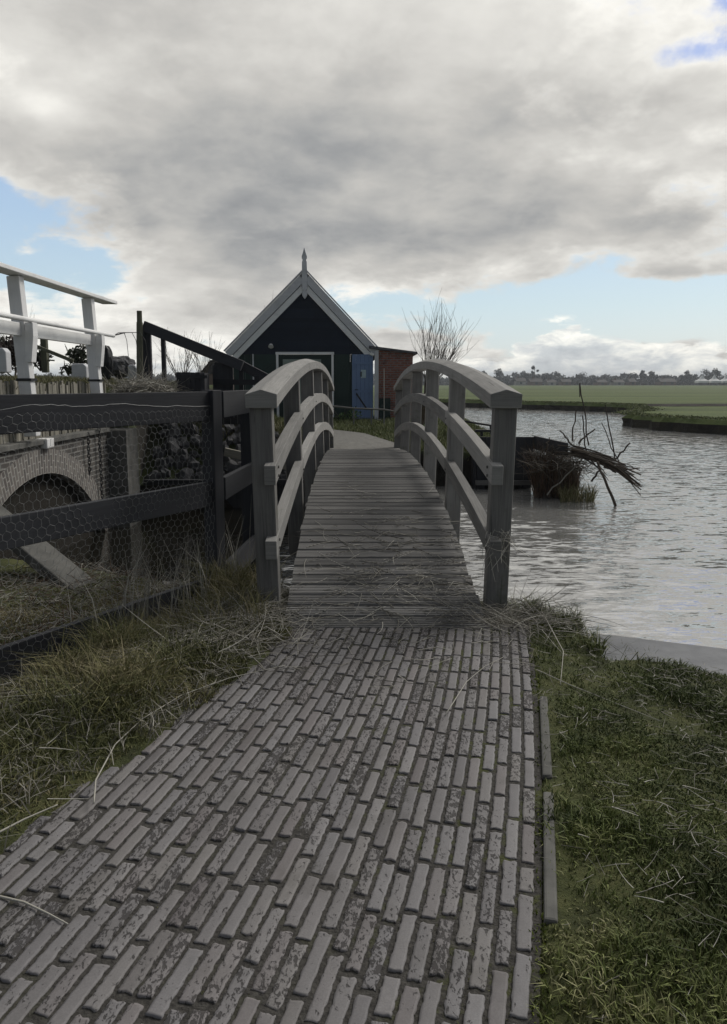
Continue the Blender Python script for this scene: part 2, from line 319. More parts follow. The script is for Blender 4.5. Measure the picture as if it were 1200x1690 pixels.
# ------------------------------------------------------------------ mesh helpers
class MB:
    def __init__(s): s.v = []; s.f = []; s.uv = []; s.tone = []
    def quadbox(s, c, size, grain='Z', rot=None, tone=None, taper=1.0):
        """box, c centre, size full dims, rot = 3x3 matrix"""
        if tone is None: tone = random.random()
        o = len(s.v); hx, hy, hz = [a/2 for a in size]; c = Vector(c)
        P = []
        for z in (-1, 1):
            k = 1.0 if z < 0 else taper
            for x, y in ((-1, -1), (1, -1), (1, 1), (-1, 1)): P.append(Vector((x*hx*k, y*hy*k, z*hz)))
        ou, ov = random.random()*20, random.random()*20
        gi = 'XYZ'.index(grain); oth = [i for i in range(3) if i != gi]
        for p in P: s.v.append(c + (rot @ p if rot is not None else p))
        for f in ((0, 3, 2, 1), (4, 5, 6, 7), (0, 1, 5, 4), (1, 2, 6, 5), (2, 3, 7, 6), (3, 0, 4, 7)):
            s.f.append(tuple(o+i for i in f)); s.tone.append(tone)
            for i in f: s.uv.append((P[i][gi]+ou, P[i][oth[0]]+P[i][oth[1]]+ov))
        return s
    def beam(s, a, b, w, h, tone=None, up=Vector((0, 0, 1))):
        a, b = Vector(a), Vector(b); y = (b-a); L = y.length; y.normalize()
        x = y.cross(up)
        if x.length < 1e-4: x = Vector((1, 0, 0))
        x.normalize(); z = x.cross(y)
        return s.quadbox((a+b)/2, (w, L, h), 'Y', Matrix((x, y, z)).transposed(), tone)
    def sweep(s, pts, sec, tone=None, up=Vector((0, 0, 1)), caps=True, tones=None):
        """sweep a closed section [(x,z)] along pts; x to the side, z up"""
        if tone is None: tone = random.random()
        o = len(s.v); n = len(sec); per = [0]
        for i in range(n): per.append(per[-1] + math.dist(sec[i], sec[(i+1) % n]))
        ou, ov = random.random()*20, random.random()*20; L = 0; Ls = []
        for i, p in enumerate(pts):
            p = Vector(p); t = (Vector(pts[min(i+1, len(pts)-1)]) - Vector(pts[max(i-1, 0)])).normalized()
            x = t.cross(up); x.normalize(); z = x.cross(t)
            if i: L += (p-Vector(pts[i-1])).length
            Ls.append(L)
            for a, b in sec: s.v.append(p + x*a + z*b)
        for i in range(len(pts)-1):
            for j in range(n):
                k = (j+1) % n
                s.f.append((o+i*n+j, o+i*n+k, o+(i+1)*n+k, o+(i+1)*n+j)); s.tone.append(tone if tones is None else tones[j])
                s.uv += [(Ls[i]+ou, per[j]+ov), (Ls[i]+ou, per[j+1]+ov), (Ls[i+1]+ou, per[j+1]+ov), (Ls[i+1]+ou, per[j]+ov)]
        if caps:
            for base, order in ((o, range(n-1, -1, -1)), (o+(len(pts)-1)*n, range(n))):
                s.f.append(tuple(base+i for i in order)); s.tone.append(tone)
                for i in order: s.uv.append((sec[i][0]+ou, sec[i][1]+ov))
        return s
    def tube(s, pts, r0, r1=None, n=6, tone=None):
        if r1 is None: r1 = r0
        if tone is None: tone = random.random()
        o = len(s.v); m_ = len(pts); L = 0; Ls = []
        ref = Vector((.31, .17, .93))
        for i, p in enumerate(pts):
            p = Vector(p); t = (Vector(pts[min(i+1, m_-1)]) - Vector(pts[max(i-1, 0)])).normalized()
            x = t.cross(ref).normalized(); z = x.cross(t)
            if i: L += (p-Vector(pts[i-1])).length
            Ls.append(L); r = r0 + (r1-r0)*i/max(1, m_-1)
            for j in range(n):
                a = 2*math.pi*j/n; s.v.append(p + x*math.cos(a)*r + z*math.sin(a)*r)
        for i in range(m_-1):
            for j in range(n):
                k = (j+1) % n
                s.f.append((o+i*n+j, o+i*n+k, o+(i+1)*n+k, o+(i+1)*n+j)); s.tone.append(tone)
                c0, c1 = j/n*6.28*r0, (j+1)/n*6.28*r0
                s.uv += [(Ls[i], c0), (Ls[i], c1), (Ls[i+1], c1), (Ls[i+1], c0)]
        if n > 2:
            s.f.append(tuple(o+i for i in range(n))); s.f.append(tuple(o+(m_-1)*n+i for i in range(n-1, -1, -1)))
            s.tone += [tone, tone]; s.uv += [(0, i*.01) for i in range(n)]*2
        return s
    def poly(s, pts, tone=.5, uv=None):
        o = len(s.v); s.v += [Vector(p) for p in pts]; s.f.append(tuple(range(o, o+len(pts)))); s.tone.append(tone)
        s.uv += uv if uv else [(p[0], p[1]+p[2]) for p in pts]; return s
    def prism(s, pts, d, tone=.5):
        """extrude polygon pts by vector d (solid)"""
        o = len(s.v); n = len(pts); d = Vector(d); P = [Vector(p) for p in pts]
        s.v += P + [p+d for p in P]
        fs = [tuple(o+i for i in range(n)), tuple(o+n+i for i in range(n-1, -1, -1))]
        fs += [(o+i, o+n+i, o+n+(i+1) % n, o+(i+1) % n) for i in range(n)]
        for f in fs:
            s.f.append(f); s.tone.append(tone); s.uv += [(s.v[i].x+s.v[i].y, s.v[i].z) for i in f]
        return s
    def build(s, name, m, parent=None, bevel=0, smooth=False):
        me = bpy.data.meshes.new(name); loc = Vector((0, 0, 0))
        if parent is not None: loc = parent.location
        vs = np.array([tuple(v) for v in s.v], dtype=np.float32)
        me.from_pydata([tuple(v) for v in s.v], [], s.f)
        ul = me.uv_layers.new(name='UVMap')
        if len(s.uv) == len(me.loops): ul.data.foreach_set('uv', np.array(s.uv, dtype=np.float32).ravel())
        a = me.attributes.new('tone', 'FLOAT', 'FACE'); a.data.foreach_set('value', np.array(s.tone, dtype=np.float32))
        me.materials.append(m)
        if smooth: me.polygons.foreach_set('use_smooth', [True]*len(me.polygons))
        bm = bmesh.new(); bm.from_mesh(me); bmesh.ops.recalc_face_normals(bm, faces=bm.faces); bm.to_mesh(me); bm.free()
        o = bpy.data.objects.new(name, me); col.objects.link(o)
        if parent is not None:
            o.parent = parent; o.matrix_parent_inverse = world_m(parent).inverted()
        if bevel:
            b = o.modifiers.new('bevel', 'BEVEL'); b.width = bevel; b.segments = 2; b.limit_method = 'ANGLE'
        return o
def world_m(o):
    m_ = Matrix.LocRotScale(o.location, o.rotation_euler, o.scale)
    return (world_m(o.parent) @ o.matrix_parent_inverse @ m_) if o.parent else m_
def tag(o, label, cat, group=None, kind=None):
    if label: o['label'] = label
    if cat: o['category'] = cat
    if group: o['group'] = group
    if kind: o['kind'] = kind
    return o
def struct(o): o['kind'] = 'structure'; return o
def thing(name, label, cat, loc, group=None, rz=0):
    o = bpy.data.objects.new(name, None); col.objects.link(o); o.location = loc; o.rotation_euler = (0, 0, rz)
    o.empty_display_size = .2
    return tag(o, label, cat, group)
def dup(root, loc, rz=0, scale=None, label=None):
    r = root.copy(); col.objects.link(r); r.location = loc; r.rotation_euler = (0, 0, rz)
    if scale: r.scale = scale
    if label: r['label'] = label
    for ch in list(root.children):
        c = ch.copy(); col.objects.link(c); c.parent = r
        for gch in ch.children:
            d = gch.copy(); col.objects.link(d); d.parent = c
    return r
def mesh_np(name, V, Fq, tone, m, parent=None, smooth=False, extra=None):
    """fast mesh from numpy: V (n,3), Fq (m,k) with k = 3 or 4"""
    me = bpy.data.meshes.new(name); k = Fq.shape[1]
    me.vertices.add(len(V)); me.vertices.foreach_set('co', V.astype(np.float32).ravel())
    me.loops.add(Fq.size); me.loops.foreach_set('vertex_index', Fq.astype(np.int32).ravel())
    me.polygons.add(len(Fq)); me.polygons.foreach_set('loop_start', np.arange(0, Fq.size, k, dtype=np.int32))
    me.polygons.foreach_set('loop_total', np.full(len(Fq), k, dtype=np.int32))
    me.update(calc_edges=True); me.validate()
    if tone is not None and len(me.polygons) == len(tone):
        a = me.attributes.new('tone', 'FLOAT', 'FACE'); a.data.foreach_set('value', tone.astype(np.float32))
    if extra:
        for nm, arr in extra.items():
            a = me.attributes.new(nm, 'FLOAT', 'FACE'); a.data.foreach_set('value', arr.astype(np.float32))
    if smooth: me.polygons.foreach_set('use_smooth', np.ones(len(me.polygons), dtype=bool))
    me.materials.append(m)
    o = bpy.data.objects.new(name, me); col.objects.link(o)
    if parent is not None: o.parent = parent; o.matrix_parent_inverse = world_m(parent).inverted()
    return o
def sst(a, lo, hi):
    t = np.clip((a-lo)/(hi-lo), 0, 1); return t*t*(3-2*t)
_g = rng.random((64, 64))
def vn(x, y, s):
    """value noise, numpy"""
    x = np.asarray(x)*s+31.7; y = np.asarray(y)*s+17.3
    xi = np.floor(x).astype(int); yi = np.floor(y).astype(int); fx = x-xi; fy = y-yi
    fx = fx*fx*(3-2*fx); fy = fy*fy*(3-2*fy)
    a = _g[xi % 64, yi % 64]; b = _g[(xi+1) % 64, yi % 64]; c = _g[xi % 64, (yi+1) % 64]; d = _g[(xi+1) % 64, (yi+1) % 64]
    return (a*(1-fx)+b*fx)*(1-fy)+(c*(1-fx)+d*fx)*fy
def fbm(x, y, s, o=4):
    t = 0; a = .5
    for i in range(o): t = t+a*vn(x, y, s*2**i); a *= .5
    return t/(1-.5**o)
def grid(name, xs, ys, hf, m, smooth=True):
    X, Y = np.meshgrid(xs, ys); Z = hf(X, Y)
    V = np.stack([X, Y, Z], -1).reshape(-1, 3); nx = len(xs); ny = len(ys)
    i = np.arange((nx-1)*(ny-1)); r = i//(nx-1); c = i % (nx-1); a = r*nx+c
    return mesh_np(name, V, np.stack([a, a+1, a+nx+1, a+nx], -1), None, m, smooth=smooth)
def blades(name, x, y, z, h, w, lean, m, tone=None, droop=.5, parent=None, az=None):
    """one curved two-segment blade per point"""
    n = len(x); ang = rng.random(n)*2*math.pi if az is None else az
    fa = rng.random(n)*2*math.pi
    dx, dy = np.cos(ang), np.sin(ang); wx, wy = np.cos(fa)*w/2, np.sin(fa)*w/2
    P0 = np.stack([x, y, z], -1)
    m1 = np.stack([x+dx*lean*h*.35, y+dy*lean*h*.35, z+h*.55], -1)
    P2 = np.stack([x+dx*lean*h, y+dy*lean*h, z+h*(1-droop*lean*.55)], -1)
    wv = np.stack([wx, wy, np.zeros(n)], -1)
    V = np.stack([P0-wv, P0+wv, m1+wv*.8, m1-wv*.8, P2+wv*.12, P2-wv*.12], 1).reshape(-1, 3)
    o = np.arange(n)*6
    Fq = np.stack([np.stack([o, o+1, o+2, o+3], -1), np.stack([o+3, o+2, o+4, o+5], -1)], 1).reshape(-1, 4)
    if tone is None: tone = rng.random(n)
    return mesh_np(name, V, Fq, np.repeat(tone, 2), m, parent)
def strands(name, P, D, L, w, curl, m, segs=4, tone=None, parent=None):
    """long lying straws: start P (n,3), direction D (n,3), curled ribbons made of two crossed quads"""
    n = len(P); side = rng.normal(size=(n, 3)); side -= (side*D).sum(1, keepdims=True)*D
    side /= np.linalg.norm(side, axis=1, keepdims=True)
    pts = []
    for k in range(segs+1):
        t = k/segs; pts.append(P + D*(L*t)[:, None] + side*(curl*L*t*t)[:, None])
    up = np.cross(D, side); Vs = []
    for k, p in enumerate(pts):
        t = 1-.6*k/segs
        Vs += [p+side*(w*t/2)[:, None], p-side*(w*t/2)*[1] if False else p-side*(w*t/2)[:, None], p+up*(w*t*.45)[:, None]]
    V = np.stack(Vs, 1).reshape(-1, 3); o = np.arange(n)*3*(segs+1); fs = []
    for k in range(segs):
        a = o+3*k
        for i, j in ((0, 1), (1, 2), (2, 0)): fs.append(np.stack([a+i, a+j, a+3+j, a+3+i], -1))
    Fq = np.stack(fs, 1).reshape(-1, 4)
    if tone is None: tone = rng.random(n)
    return mesh_np(name, V, Fq, np.repeat(tone, 3*segs), m, parent)
def leaf_cloud(name, centres, radii, per, size, m, parent=None, seed=0, flat=1.0):
    Ps = []
    for c, r in zip(centres, radii):
        k = int(per*r*r) if per > 0 else -per
        d = rng.normal(size=(k, 3)); d /= np.linalg.norm(d, axis=1, keepdims=True)
        rr = r*rng.random(k)**.45
        Ps.append(np.array(c)+d*rr[:, None]*np.array([1, 1, flat]))
    P = np.concatenate(Ps); n = len(P)
    a = rng.normal(size=(n, 3)); a /= np.linalg.norm(a, axis=1, keepdims=True)
    b = np.cross(a, rng.normal(size=(n, 3))); b /= np.linalg.norm(b, axis=1, keepdims=True)
    s = size*(.5+rng.random(n))[:, None]
    V = np.stack([P-a*s, P+b*s*.45, P+a*s, P-b*s*.45], 1).reshape(-1, 3)
    Fq = (np.arange(n)*4)[:, None]+np.arange(4)
    return mesh_np(name, V, Fq, rng.random(n), m, parent)
def branches(mb, p, d, L, r, depth, spread=.5, up=.25, kids=3, segs=3, tone=None):
    pts = [Vector(p)]; d = Vector(d).normalized()
    for i in range(segs):
        d = (d + Vector((random.gauss(0, .10), random.gauss(0, .10), random.gauss(0, .06)+up*.15))).normalized()
        pts.append(pts[-1] + d*L/segs)
    mb.tube(pts, r, r*.55, 5 if r > .02 else 3, tone)
    if depth == 0: return
    for k in range(kids):
        i = random.randint(1, segs); q0 = pts[i]
        nd = (d + Vector((random.gauss(0, spread), random.gauss(0, spread), random.gauss(up*.4, spread*.5)))).normalized()
        branches(mb, q0, nd, L*random.uniform(.5, .8), r*.55, depth-1, spread, up, kids, segs, tone)

# ------------------------------------------------------------------ terrain
WZ = -0.60
BX = [-9, -3.7, -2.3, -1.6, -1.0, -.6, .9, 1.12, 1.32, 1.5, 1.66, 2.4, 4, 9]
BY = [9.5, 7.3, 6.7, 6.05, 5.55, 5.35, 5.25, 5.0, 4.72, 4.70, 4.68, 4.38, 3.85, 2.2]
def fence_x(y): return -1.07+(y-5.45)*.55
def path_r(y): return .98-(.31*(4.37-y)-.0165*(4.37**2-y**2))
def path_l(y): return np.interp(y, [0, 1.3, 2.28, 3.16, 4.37, 5], [-2.15, -1.60, -1.17, -.83, -.44, -.44])
def near_h(x, y):
    x = np.asarray(x, float); y = np.asarray(y, float)
    yb = np.interp(x, BX, BY)+(fbm(x, y, 2.5)-.5)*.22
    b = -.15*sst(fence_x(y)-x, 0, .9)
    inpath = sst(x, path_l(y)-.02, path_l(y)+.05)*sst(-x, -path_r(y)-.05, -path_r(y)+.0)
    b = b+(fbm(x, y, 3.0)-.42)*.07*(1-inpath)-.022*inpath
    b = b-.09*sst(x, path_r(y)+.5, path_r(y)+1.6)
    b = b+.03*sst(path_l(y)-x, 0, .35)*sst(x-fence_x(y), -.3, .3)
    b = b-.15*sst(.55-(x-fence_x(y)), 0, .42)*sst(x-fence_x(y), -.6, -.1)*sst(-y, -5.3, -4.8)
    b = np.where((x > 1.35) & (y > np.interp(x, BX, BY)-.72), np.minimum(b, -.22), b)
    drop = sst(y, yb-.10, yb+.35)
    return b*(1-drop)+(-1.1)*drop
xs = np.concatenate([np.linspace(-12, -2.6, 40), np.linspace(-2.5, 2.6, 230), np.linspace(2.7, 14, 40)])
ys = np.concatenate([np.linspace(-6, .9, 24), np.linspace(1.0, 6.2, 230), np.linspace(6.3, 11, 60)])
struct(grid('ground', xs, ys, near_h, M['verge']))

# water
mb = MB(); mb.poly([(-400, -60, WZ), (700, -60, WZ), (700, 900, WZ), (-400, 900, WZ)])
struct(mb.build('water', M['water']))
mb = MB(); mb.poly([(-900, -900, -1.6), (1500, -900, -1.6), (1500, 2500, -1.6), (-900, 2500, -1.6)])
struct(mb.build('river_bed', M['soil']))

# far bank (other side of the channel), dike on the left
def bank_h(x, y):
    x = np.asarray(x, float); y = np.asarray(y, float)
    flat = .10+.022*np.clip(y-15.5, 0, 10)+(fbm(x, y, 1.2)-.5)*.06
    yb = np.interp(x, [-4.5, -3.4, -.95, -.8, .9, 1.2, 2.2, 2.25], [12.6, 12.6, 12.85, 15.6, 15.7, 15.5, 15.3, 15.25])
    rise = np.interp(x, [-4.6, -3.6, -2.4, -1.4, -.9], [1.35, 1.15, .85, .30, .15])
    slope = -.18+(rise+.18)*sst(y, yb+.05, yb+1.6)
    near = np.where(y < yb+1.6, slope, rise)
    k = sst(y, yb+1.0, yb+4.0)
    z = np.where(x < -.9, near*(1-k)+np.maximum(flat, rise*(1-sst(y, 17, 24)))*k, flat)
    z = z-1.5*sst(yb-y, -.02, .12)
    z = z-1.3*sst(x, np.interp(y, [15, 20, 40, 60, 70], [3.25, 3.3, 3.8, 4.6, 6.0]), np.interp(y, [15, 20, 40, 60, 70], [3.25, 3.3, 3.8, 4.6, 6.0])+.35)
    return z
xs = np.concatenate([np.linspace(-60, -6, 40), np.linspace(-5.8, 4.6, 160), np.linspace(5, 8, 6)])
ys = np.concatenate([np.linspace(12, 18, 110), np.linspace(18.2, 30, 60), np.linspace(31, 72, 50)])
struct(grid('far_bank', xs, ys, bank_h, M['bank']))
def dike_h(x, y):
    x = np.asarray(x, float); y = np.asarray(y, float)
    top = 1.42+.10*sst(-x, 3.8, 6)+(fbm(x, y, 2)-.5)*.08
    top = top*(1-.8*sst(y, 22, 34))
    edge = sst(-x, 3.78, 3.80+.03*np.clip(y-11.2, 0, 30))
    z = -1.2+(top+1.2)*edge
    return np.where(y < 7.2, z-(7.2-y)*.5, z)
struct(grid('dike', np.concatenate([np.linspace(-60, -8, 40), np.linspace(-7.8, -3.6, 70)]), np.concatenate([np.linspace(5, 14, 90), np.linspace(14.3, 40, 60)]), dike_h, M['bank']))

# pasture across the river: one sheet to the horizon with a broken peat edge
coast = [(700, 62), (200, 64), (60, 60), (24, 52.5), (19.2, 51), (17.6, 49), (16.6, 45), (15.4, 41.5), (13.9, 39.5), (13.1, 37.6), (12.9, 35.6), (13.3, 33.7), (14.0, 32.5), (14.9, 30.8), (16.5, 27), (20, 22), (30, 16), (60, 8), (200, -20), (700, -60)]
coast = [(-60, 72), (5.5, 70), (9, 66), (12.5, 61.5), (16, 58.3), (18.3, 54.5)] + coast[4:]
def resample(pts, step):
    out = []
    for a, b in zip(pts[:-1], pts[1:]):
        a, b = Vector(a), Vector(b); st = step*(1 if (a.length < 90) else 12); n = max(1, int((b-a).length/st))
        for i in range(n): out.append(a+(b-a)*i/n)
    out.append(Vector(pts[-1])); return out
cp = resample(coast, .45)
rings = []
for i, p in enumerate(cp):
    t = (cp[min(i+1, len(cp)-1)]-cp[max(i-1, 0)]).normalized(); nrm = Vector((t.y, -t.x))   # to the water side
    n1 = mn.noise(Vector((p.x*.9, p.y*.9, 0))); n2 = mn.noise(Vector((p.x*2.7, p.y*2.7, 4)))
    c = p + nrm*(-n1*.5-n2*.25)*-1
    rings.append([(c-nrm*2.2, .04+.03*n1), (c-nrm*.7, .03+.08*n2), (c-nrm*.22, -.03+.06*n1), (c+nrm*(.02+.1*n2), -.22), (c+nrm*(.05-.12*n2), -.45), (c+nrm*.12, -.9)])
V = []; Fc = []
for r_ in rings:
    for c, z in r_: V.append((c.x, c.y, z))
K = 6
for i in range(len(rings)-1):
    for j in range(K-1): Fc.append((i*K+j, i*K+j+1, (i+1)*K+j+1, (i+1)*K+j))
o_ = len(V)
top = [i*K for i in range(len(rings))]
V += [(900, -60, .04), (1500, 2500, .04), (-900, 2500, .04), (-900, 72, .04)]
me = bpy.data.meshes.new('field'); bm = bmesh.new(); bv = [bm.verts.new(v) for v in V]
for f in Fc: bm.faces.new([bv[i] for i in f])
from mathutils.geometry import delaunay_2d_cdt
idx = top+[o_, o_+1, o_+2, o_+3]
vo, _, fo_, ov, _, _ = delaunay_2d_cdt([Vector(V[k][:2]) for k in idx], [], [list(range(len(idx)))], 1, 1e-5)
mp = [bv[idx[o[0]]] if len(o) else bm.verts.new((c.x, c.y, .04)) for c, o in zip(vo, ov)]
for f in fo_:
    try: bm.faces.new([mp[k] for k in f])
    except ValueError: pass
bmesh.ops.recalc_face_normals(bm, faces=bm.faces); bm.to_mesh(me); bm.free()
me.materials.append(M['field']); fo = bpy.data.objects.new('field', me); col.objects.link(fo); struct(fo)
cc = [c for r_ in rings for c, z in r_[2:3] if c.y < 80 and c.y > 20 and -5 < c.x < 60]
n = 16000; ii = rng.integers(0, len(cc), n); x = np.array([cc[k].x for k in ii])+rng.normal(0, .3, n); y = np.array([cc[k].y for k in ii])+.30+rng.normal(0, .25, n)
COAST = (x, y)
# ditch crossing the pasture
mb = MB()
dp = [(17.8, 47.5), (21, 47.8), (25, 48.3), (32, 48.2), (48, 47.5), (80, 46)]
dpr = resample(dp, .5); ed = []
for i, p in enumerate(dpr):
    w_ = .22+.5*abs(mn.noise(Vector((p.x*.6, 0, 3)))); ed.append((p.x, p.y+mn.noise(Vector((p.x*.5, 7, 0)))*.5, w_))
for a, b in zip(ed[:-1], ed[1:]):
    mb.poly([(a[0], a[1]-a[2], .055), (b[0], b[1]-b[2], .055), (b[0], b[1]+b[2], .20), (a[0], a[1]+a[2], .20)])
struct(mb.build('ditch_edge', M['soil']))

# ------------------------------------------------------------------ the brick path
def make_path():
    V = []; Fq = []; tone = []; chip = []; o = 0
    NX, NY = 6, 18
    gx = np.array([0, .06, .2, .5, .8, .94, 1.0]); gy = np.concatenate([[0, .015, .045], np.linspace(.10, .90, NY-5), [.955, .985, 1.0]])
    pitch = .0530; ncourse = 56
    for c in range(ncourse):
        s0 = c*pitch; y = .55-random.random()*.2
        wob = random.uniform(-.001, .001)
        while y < 4.56:
            L = random.choice([.225, .22, .23, .225, .215, .235, .13 if random.random() < .2 else .225]); y1 = min(y+L, 4.58)
            ym = (y+y1)/2; sl = .31-.033*ym; xm = path_r(ym)-(s0+pitch/2)*math.sqrt(1+sl*sl)
            if xm > path_l(ym)-.03+random.uniform(-.04, .04) and y1-y > .05:
                th = math.atan(sl)+random.gauss(0, .008); w = pitch-random.uniform(.0065, .0120); ll = (y1-y)-random.uniform(.004, .012)
                dz = random.gauss(0, .0012); tx = random.gauss(0, .012); ty = random.gauss(0, .006); sd_ = random.random()*50
                ph = [random.uniform(.6, 1.4) for _ in range(4)]
                GX, GY = np.meshgrid(gx-.5, gy-.5)
                jx = (vn(GX*2+sd_, GY*14+c, 3.0)-.5)*.0062; jy = (vn(GX*6+sd_, GY*2+c*3.1, 2.0)-.5)*.010
                e = np.maximum(np.abs(GX)*2, 0); ey = np.abs(GY)*2
                lx = GX*w + jx*(e > .75); ly = GY*ll + jy*(ey > .9)
                ex = (1-e)*w/2; eyd = (1-ey)*ll/2; d = np.minimum(ex, eyd)
                z = -.0105+.0125*np.clip(d/.0030, 0, 1)**.5 + dz + lx*tx + ly*ty
                z += (vn(GX*3+sd_, GY*9+sd_, 1.7)-.5)*.0035*np.clip(d/.004, 0, 1)
                z = np.where(d <= 1e-6, -.03, z)
                X = xm+lx*math.cos(th)+ly*math.sin(th); Y = ym-lx*math.sin(th)+ly*math.cos(th)
                nv = X.size; V.append(np.stack([X, Y, z], -1).reshape(-1, 3))
                nx = len(gx); i = np.arange((nx-1)*(len(gy)-1)); r = i//(nx-1); cc = i % (nx-1); a = o+r*nx+cc
                Fq.append(np.stack([a, a+1, a+nx+1, a+nx], -1)); t_ = min(1, max(0, random.gauss(.55, .22)))
                tone.append(np.full(len(i), t_)); chip.append(np.full(len(i), min(1.3, max(-.3, random.gauss(.58, .36))))); o += nv
            y = y1+.004
    return mesh_np('path', np.concatenate(V), np.concatenate(Fq), np.concatenate(tone), M['brick'], smooth=True, extra={'chip': np.concatenate(chip), 'hue': np.concatenate([np.full(len(c_), random.random()) for c_ in chip])})
struct(make_path())
# bedding soil under the bricks
def bed_h(x, y): return np.full_like(np.asarray(x, float), -.0030)+(fbm(x, y, 25)-.5)*.004
V = []; ysb = np.linspace(.3, 4.66, 200); nxs = 110
XX = np.array([np.linspace(path_l(y)-.05, path_r(y)+.02, nxs) for y in ysb]); YY = np.repeat(ysb[:, None], nxs, 1)
V = np.stack([XX, YY, bed_h(XX, YY)], -1).reshape(-1, 3); i = np.arange((nxs-1)*(len(ysb)-1)); r = i//(nxs-1); c = i % (nxs-1); a = r*nxs+c
struct(mesh_np('path_bed', V, np.stack([a, a+1, a+nxs+1, a+nxs], -1), None, M['joint'], smooth=True))
# paved path beyond the bridge
mb = MB()
A = [(-.72, 15.4), (-.72, 17.0), (-1.2, 18.6), (-2.4, 19.6), (-5, 20.2), (-9, 20.5)]
B = [(.76, 15.4), (.74, 16.8), (.0, 19.4), (-1.0, 20.7), (-4.2, 22.0), (-9, 22.6)]
def lerpl(P, n):
    d = [0]
    for a, b in zip(P[:-1], P[1:]): d.append(d[-1]+math.dist(a, b))
    t = np.linspace(0, d[-1], n); return np.stack([np.interp(t, d, [p[0] for p in P]), np.interp(t, d, [p[1] for p in P])], -1)
LA, LB = lerpl(A, 40), lerpl(B, 40); V = []
for a, b in zip(LA, LB):
    for k in range(13):
        p = a+(b-a)*k/12; V.append((p[0], p[1], .10+.022*max(0, p[1]-15.5)+.045+.01*math.sin(k/12*math.pi)))
i = np.arange(12*39); r = i//12; c = i % 12; a = r*13+c
struct(mesh_np('far_path', np.array(V), np.stack([a, a+1, a+14, a+13], -1), None, M['farpath'], smooth=True))

# ------------------------------------------------------------------ footbridge
bridge = thing('footbridge', 'grey weathered timber footbridge arching over the channel at the end of the brick path', 'bridge', (.08, 4.6, 0))
def cx(y): return .125-.0105*(y-4.85)
def half(y): return .765-.004*(y-4.85)
RY = [4.72, 5.8, 7.05, 8.2, 9.25, 10.35, 11.45, 12.5, 13.65, 14.8, 16.0]
def rail_z(y): return 1.455+.345*(1-((y-10.3)/5.6)**2)-.0
DYk = [4.50, 4.8, 5.2, 5.8, 6.6, 7.9, 9.4, 11.0, 12.5, 14.0, 15.9]
DZk = [.005, .075, .165, .285, .39, .475, .505, .475, .40, .28, .10]
def cr(xk, yk, x):
    """Catmull-Rom through knots"""
    i = max(0, min(len(xk)-2, int(np.searchsorted(xk, x))-1)); x0, x1 = xk[i], xk[i+1]; t = (x-x0)/(x1-x0)
    def sl(j):
        j0, j1 = max(0, j-1), min(len(xk)-1, j+1); return (yk[j1]-yk[j0])/(xk[j1]-xk[j0])
    m0, m1 = sl(i)*(x1-x0), sl(i+1)*(x1-x0); t2, t3 = t*t, t*t*t
    return (2*t3-3*t2+1)*yk[i]+(t3-2*t2+t)*m0+(-2*t3+3*t2)*yk[i+1]+(t3-t2)*m1
def deck_z(y): return cr(DYk, DZk, y)
# deck boards with grooves
mb = MB(); y = 4.50; BW = .142
while y < 15.9:
    yc = y+BW/2; s_ = (deck_z(yc+.05)-deck_z(yc-.05))/.1; a = math.atan(s_)
    sec = []; tns = []; ng = 6; ww = BW-.012; tb = random.random(); gt = tb-1.0; et = -2.2
    for k in range(ng):
        u0 = -ww/2+ww*k/ng; u1 = u0+ww/ng
        sec += [(u0+(.010 if k == 0 else .0045), 0), (u1-(.010 if k == ng-1 else .0045), 0)]; tns += [tb, gt if k < ng-1 else et]
        if k < ng-1: sec += [(u1-.002, -.008), (u1+.002, -.008)]; tns += [gt, gt]
    sec += [(ww/2, -.010), (ww/2, -.035), (-ww/2, -.035), (-ww/2, -.010)]; tns += [et]*4
    zz = deck_z(yc)+random.gauss(0, .0012); xl = cx(yc)-.62+random.gauss(0, .005); xr = cx(yc)+.625+random.gauss(0, .005)
    tilt = random.gauss(0, .0016)
    pts = [Vector((xr, yc, zz+tilt)), Vector(((xl+xr)/2, yc, zz-.0015)), Vector((xl, yc, zz-tilt))]
    upv = Vector((0, -math.sin(a), math.cos(a)))
    mb.sweep(pts, sec, tone=tb, up=upv, tones=tns)
    y += BW*math.cos(a)
mb.build('deck', M['deck'], bridge)
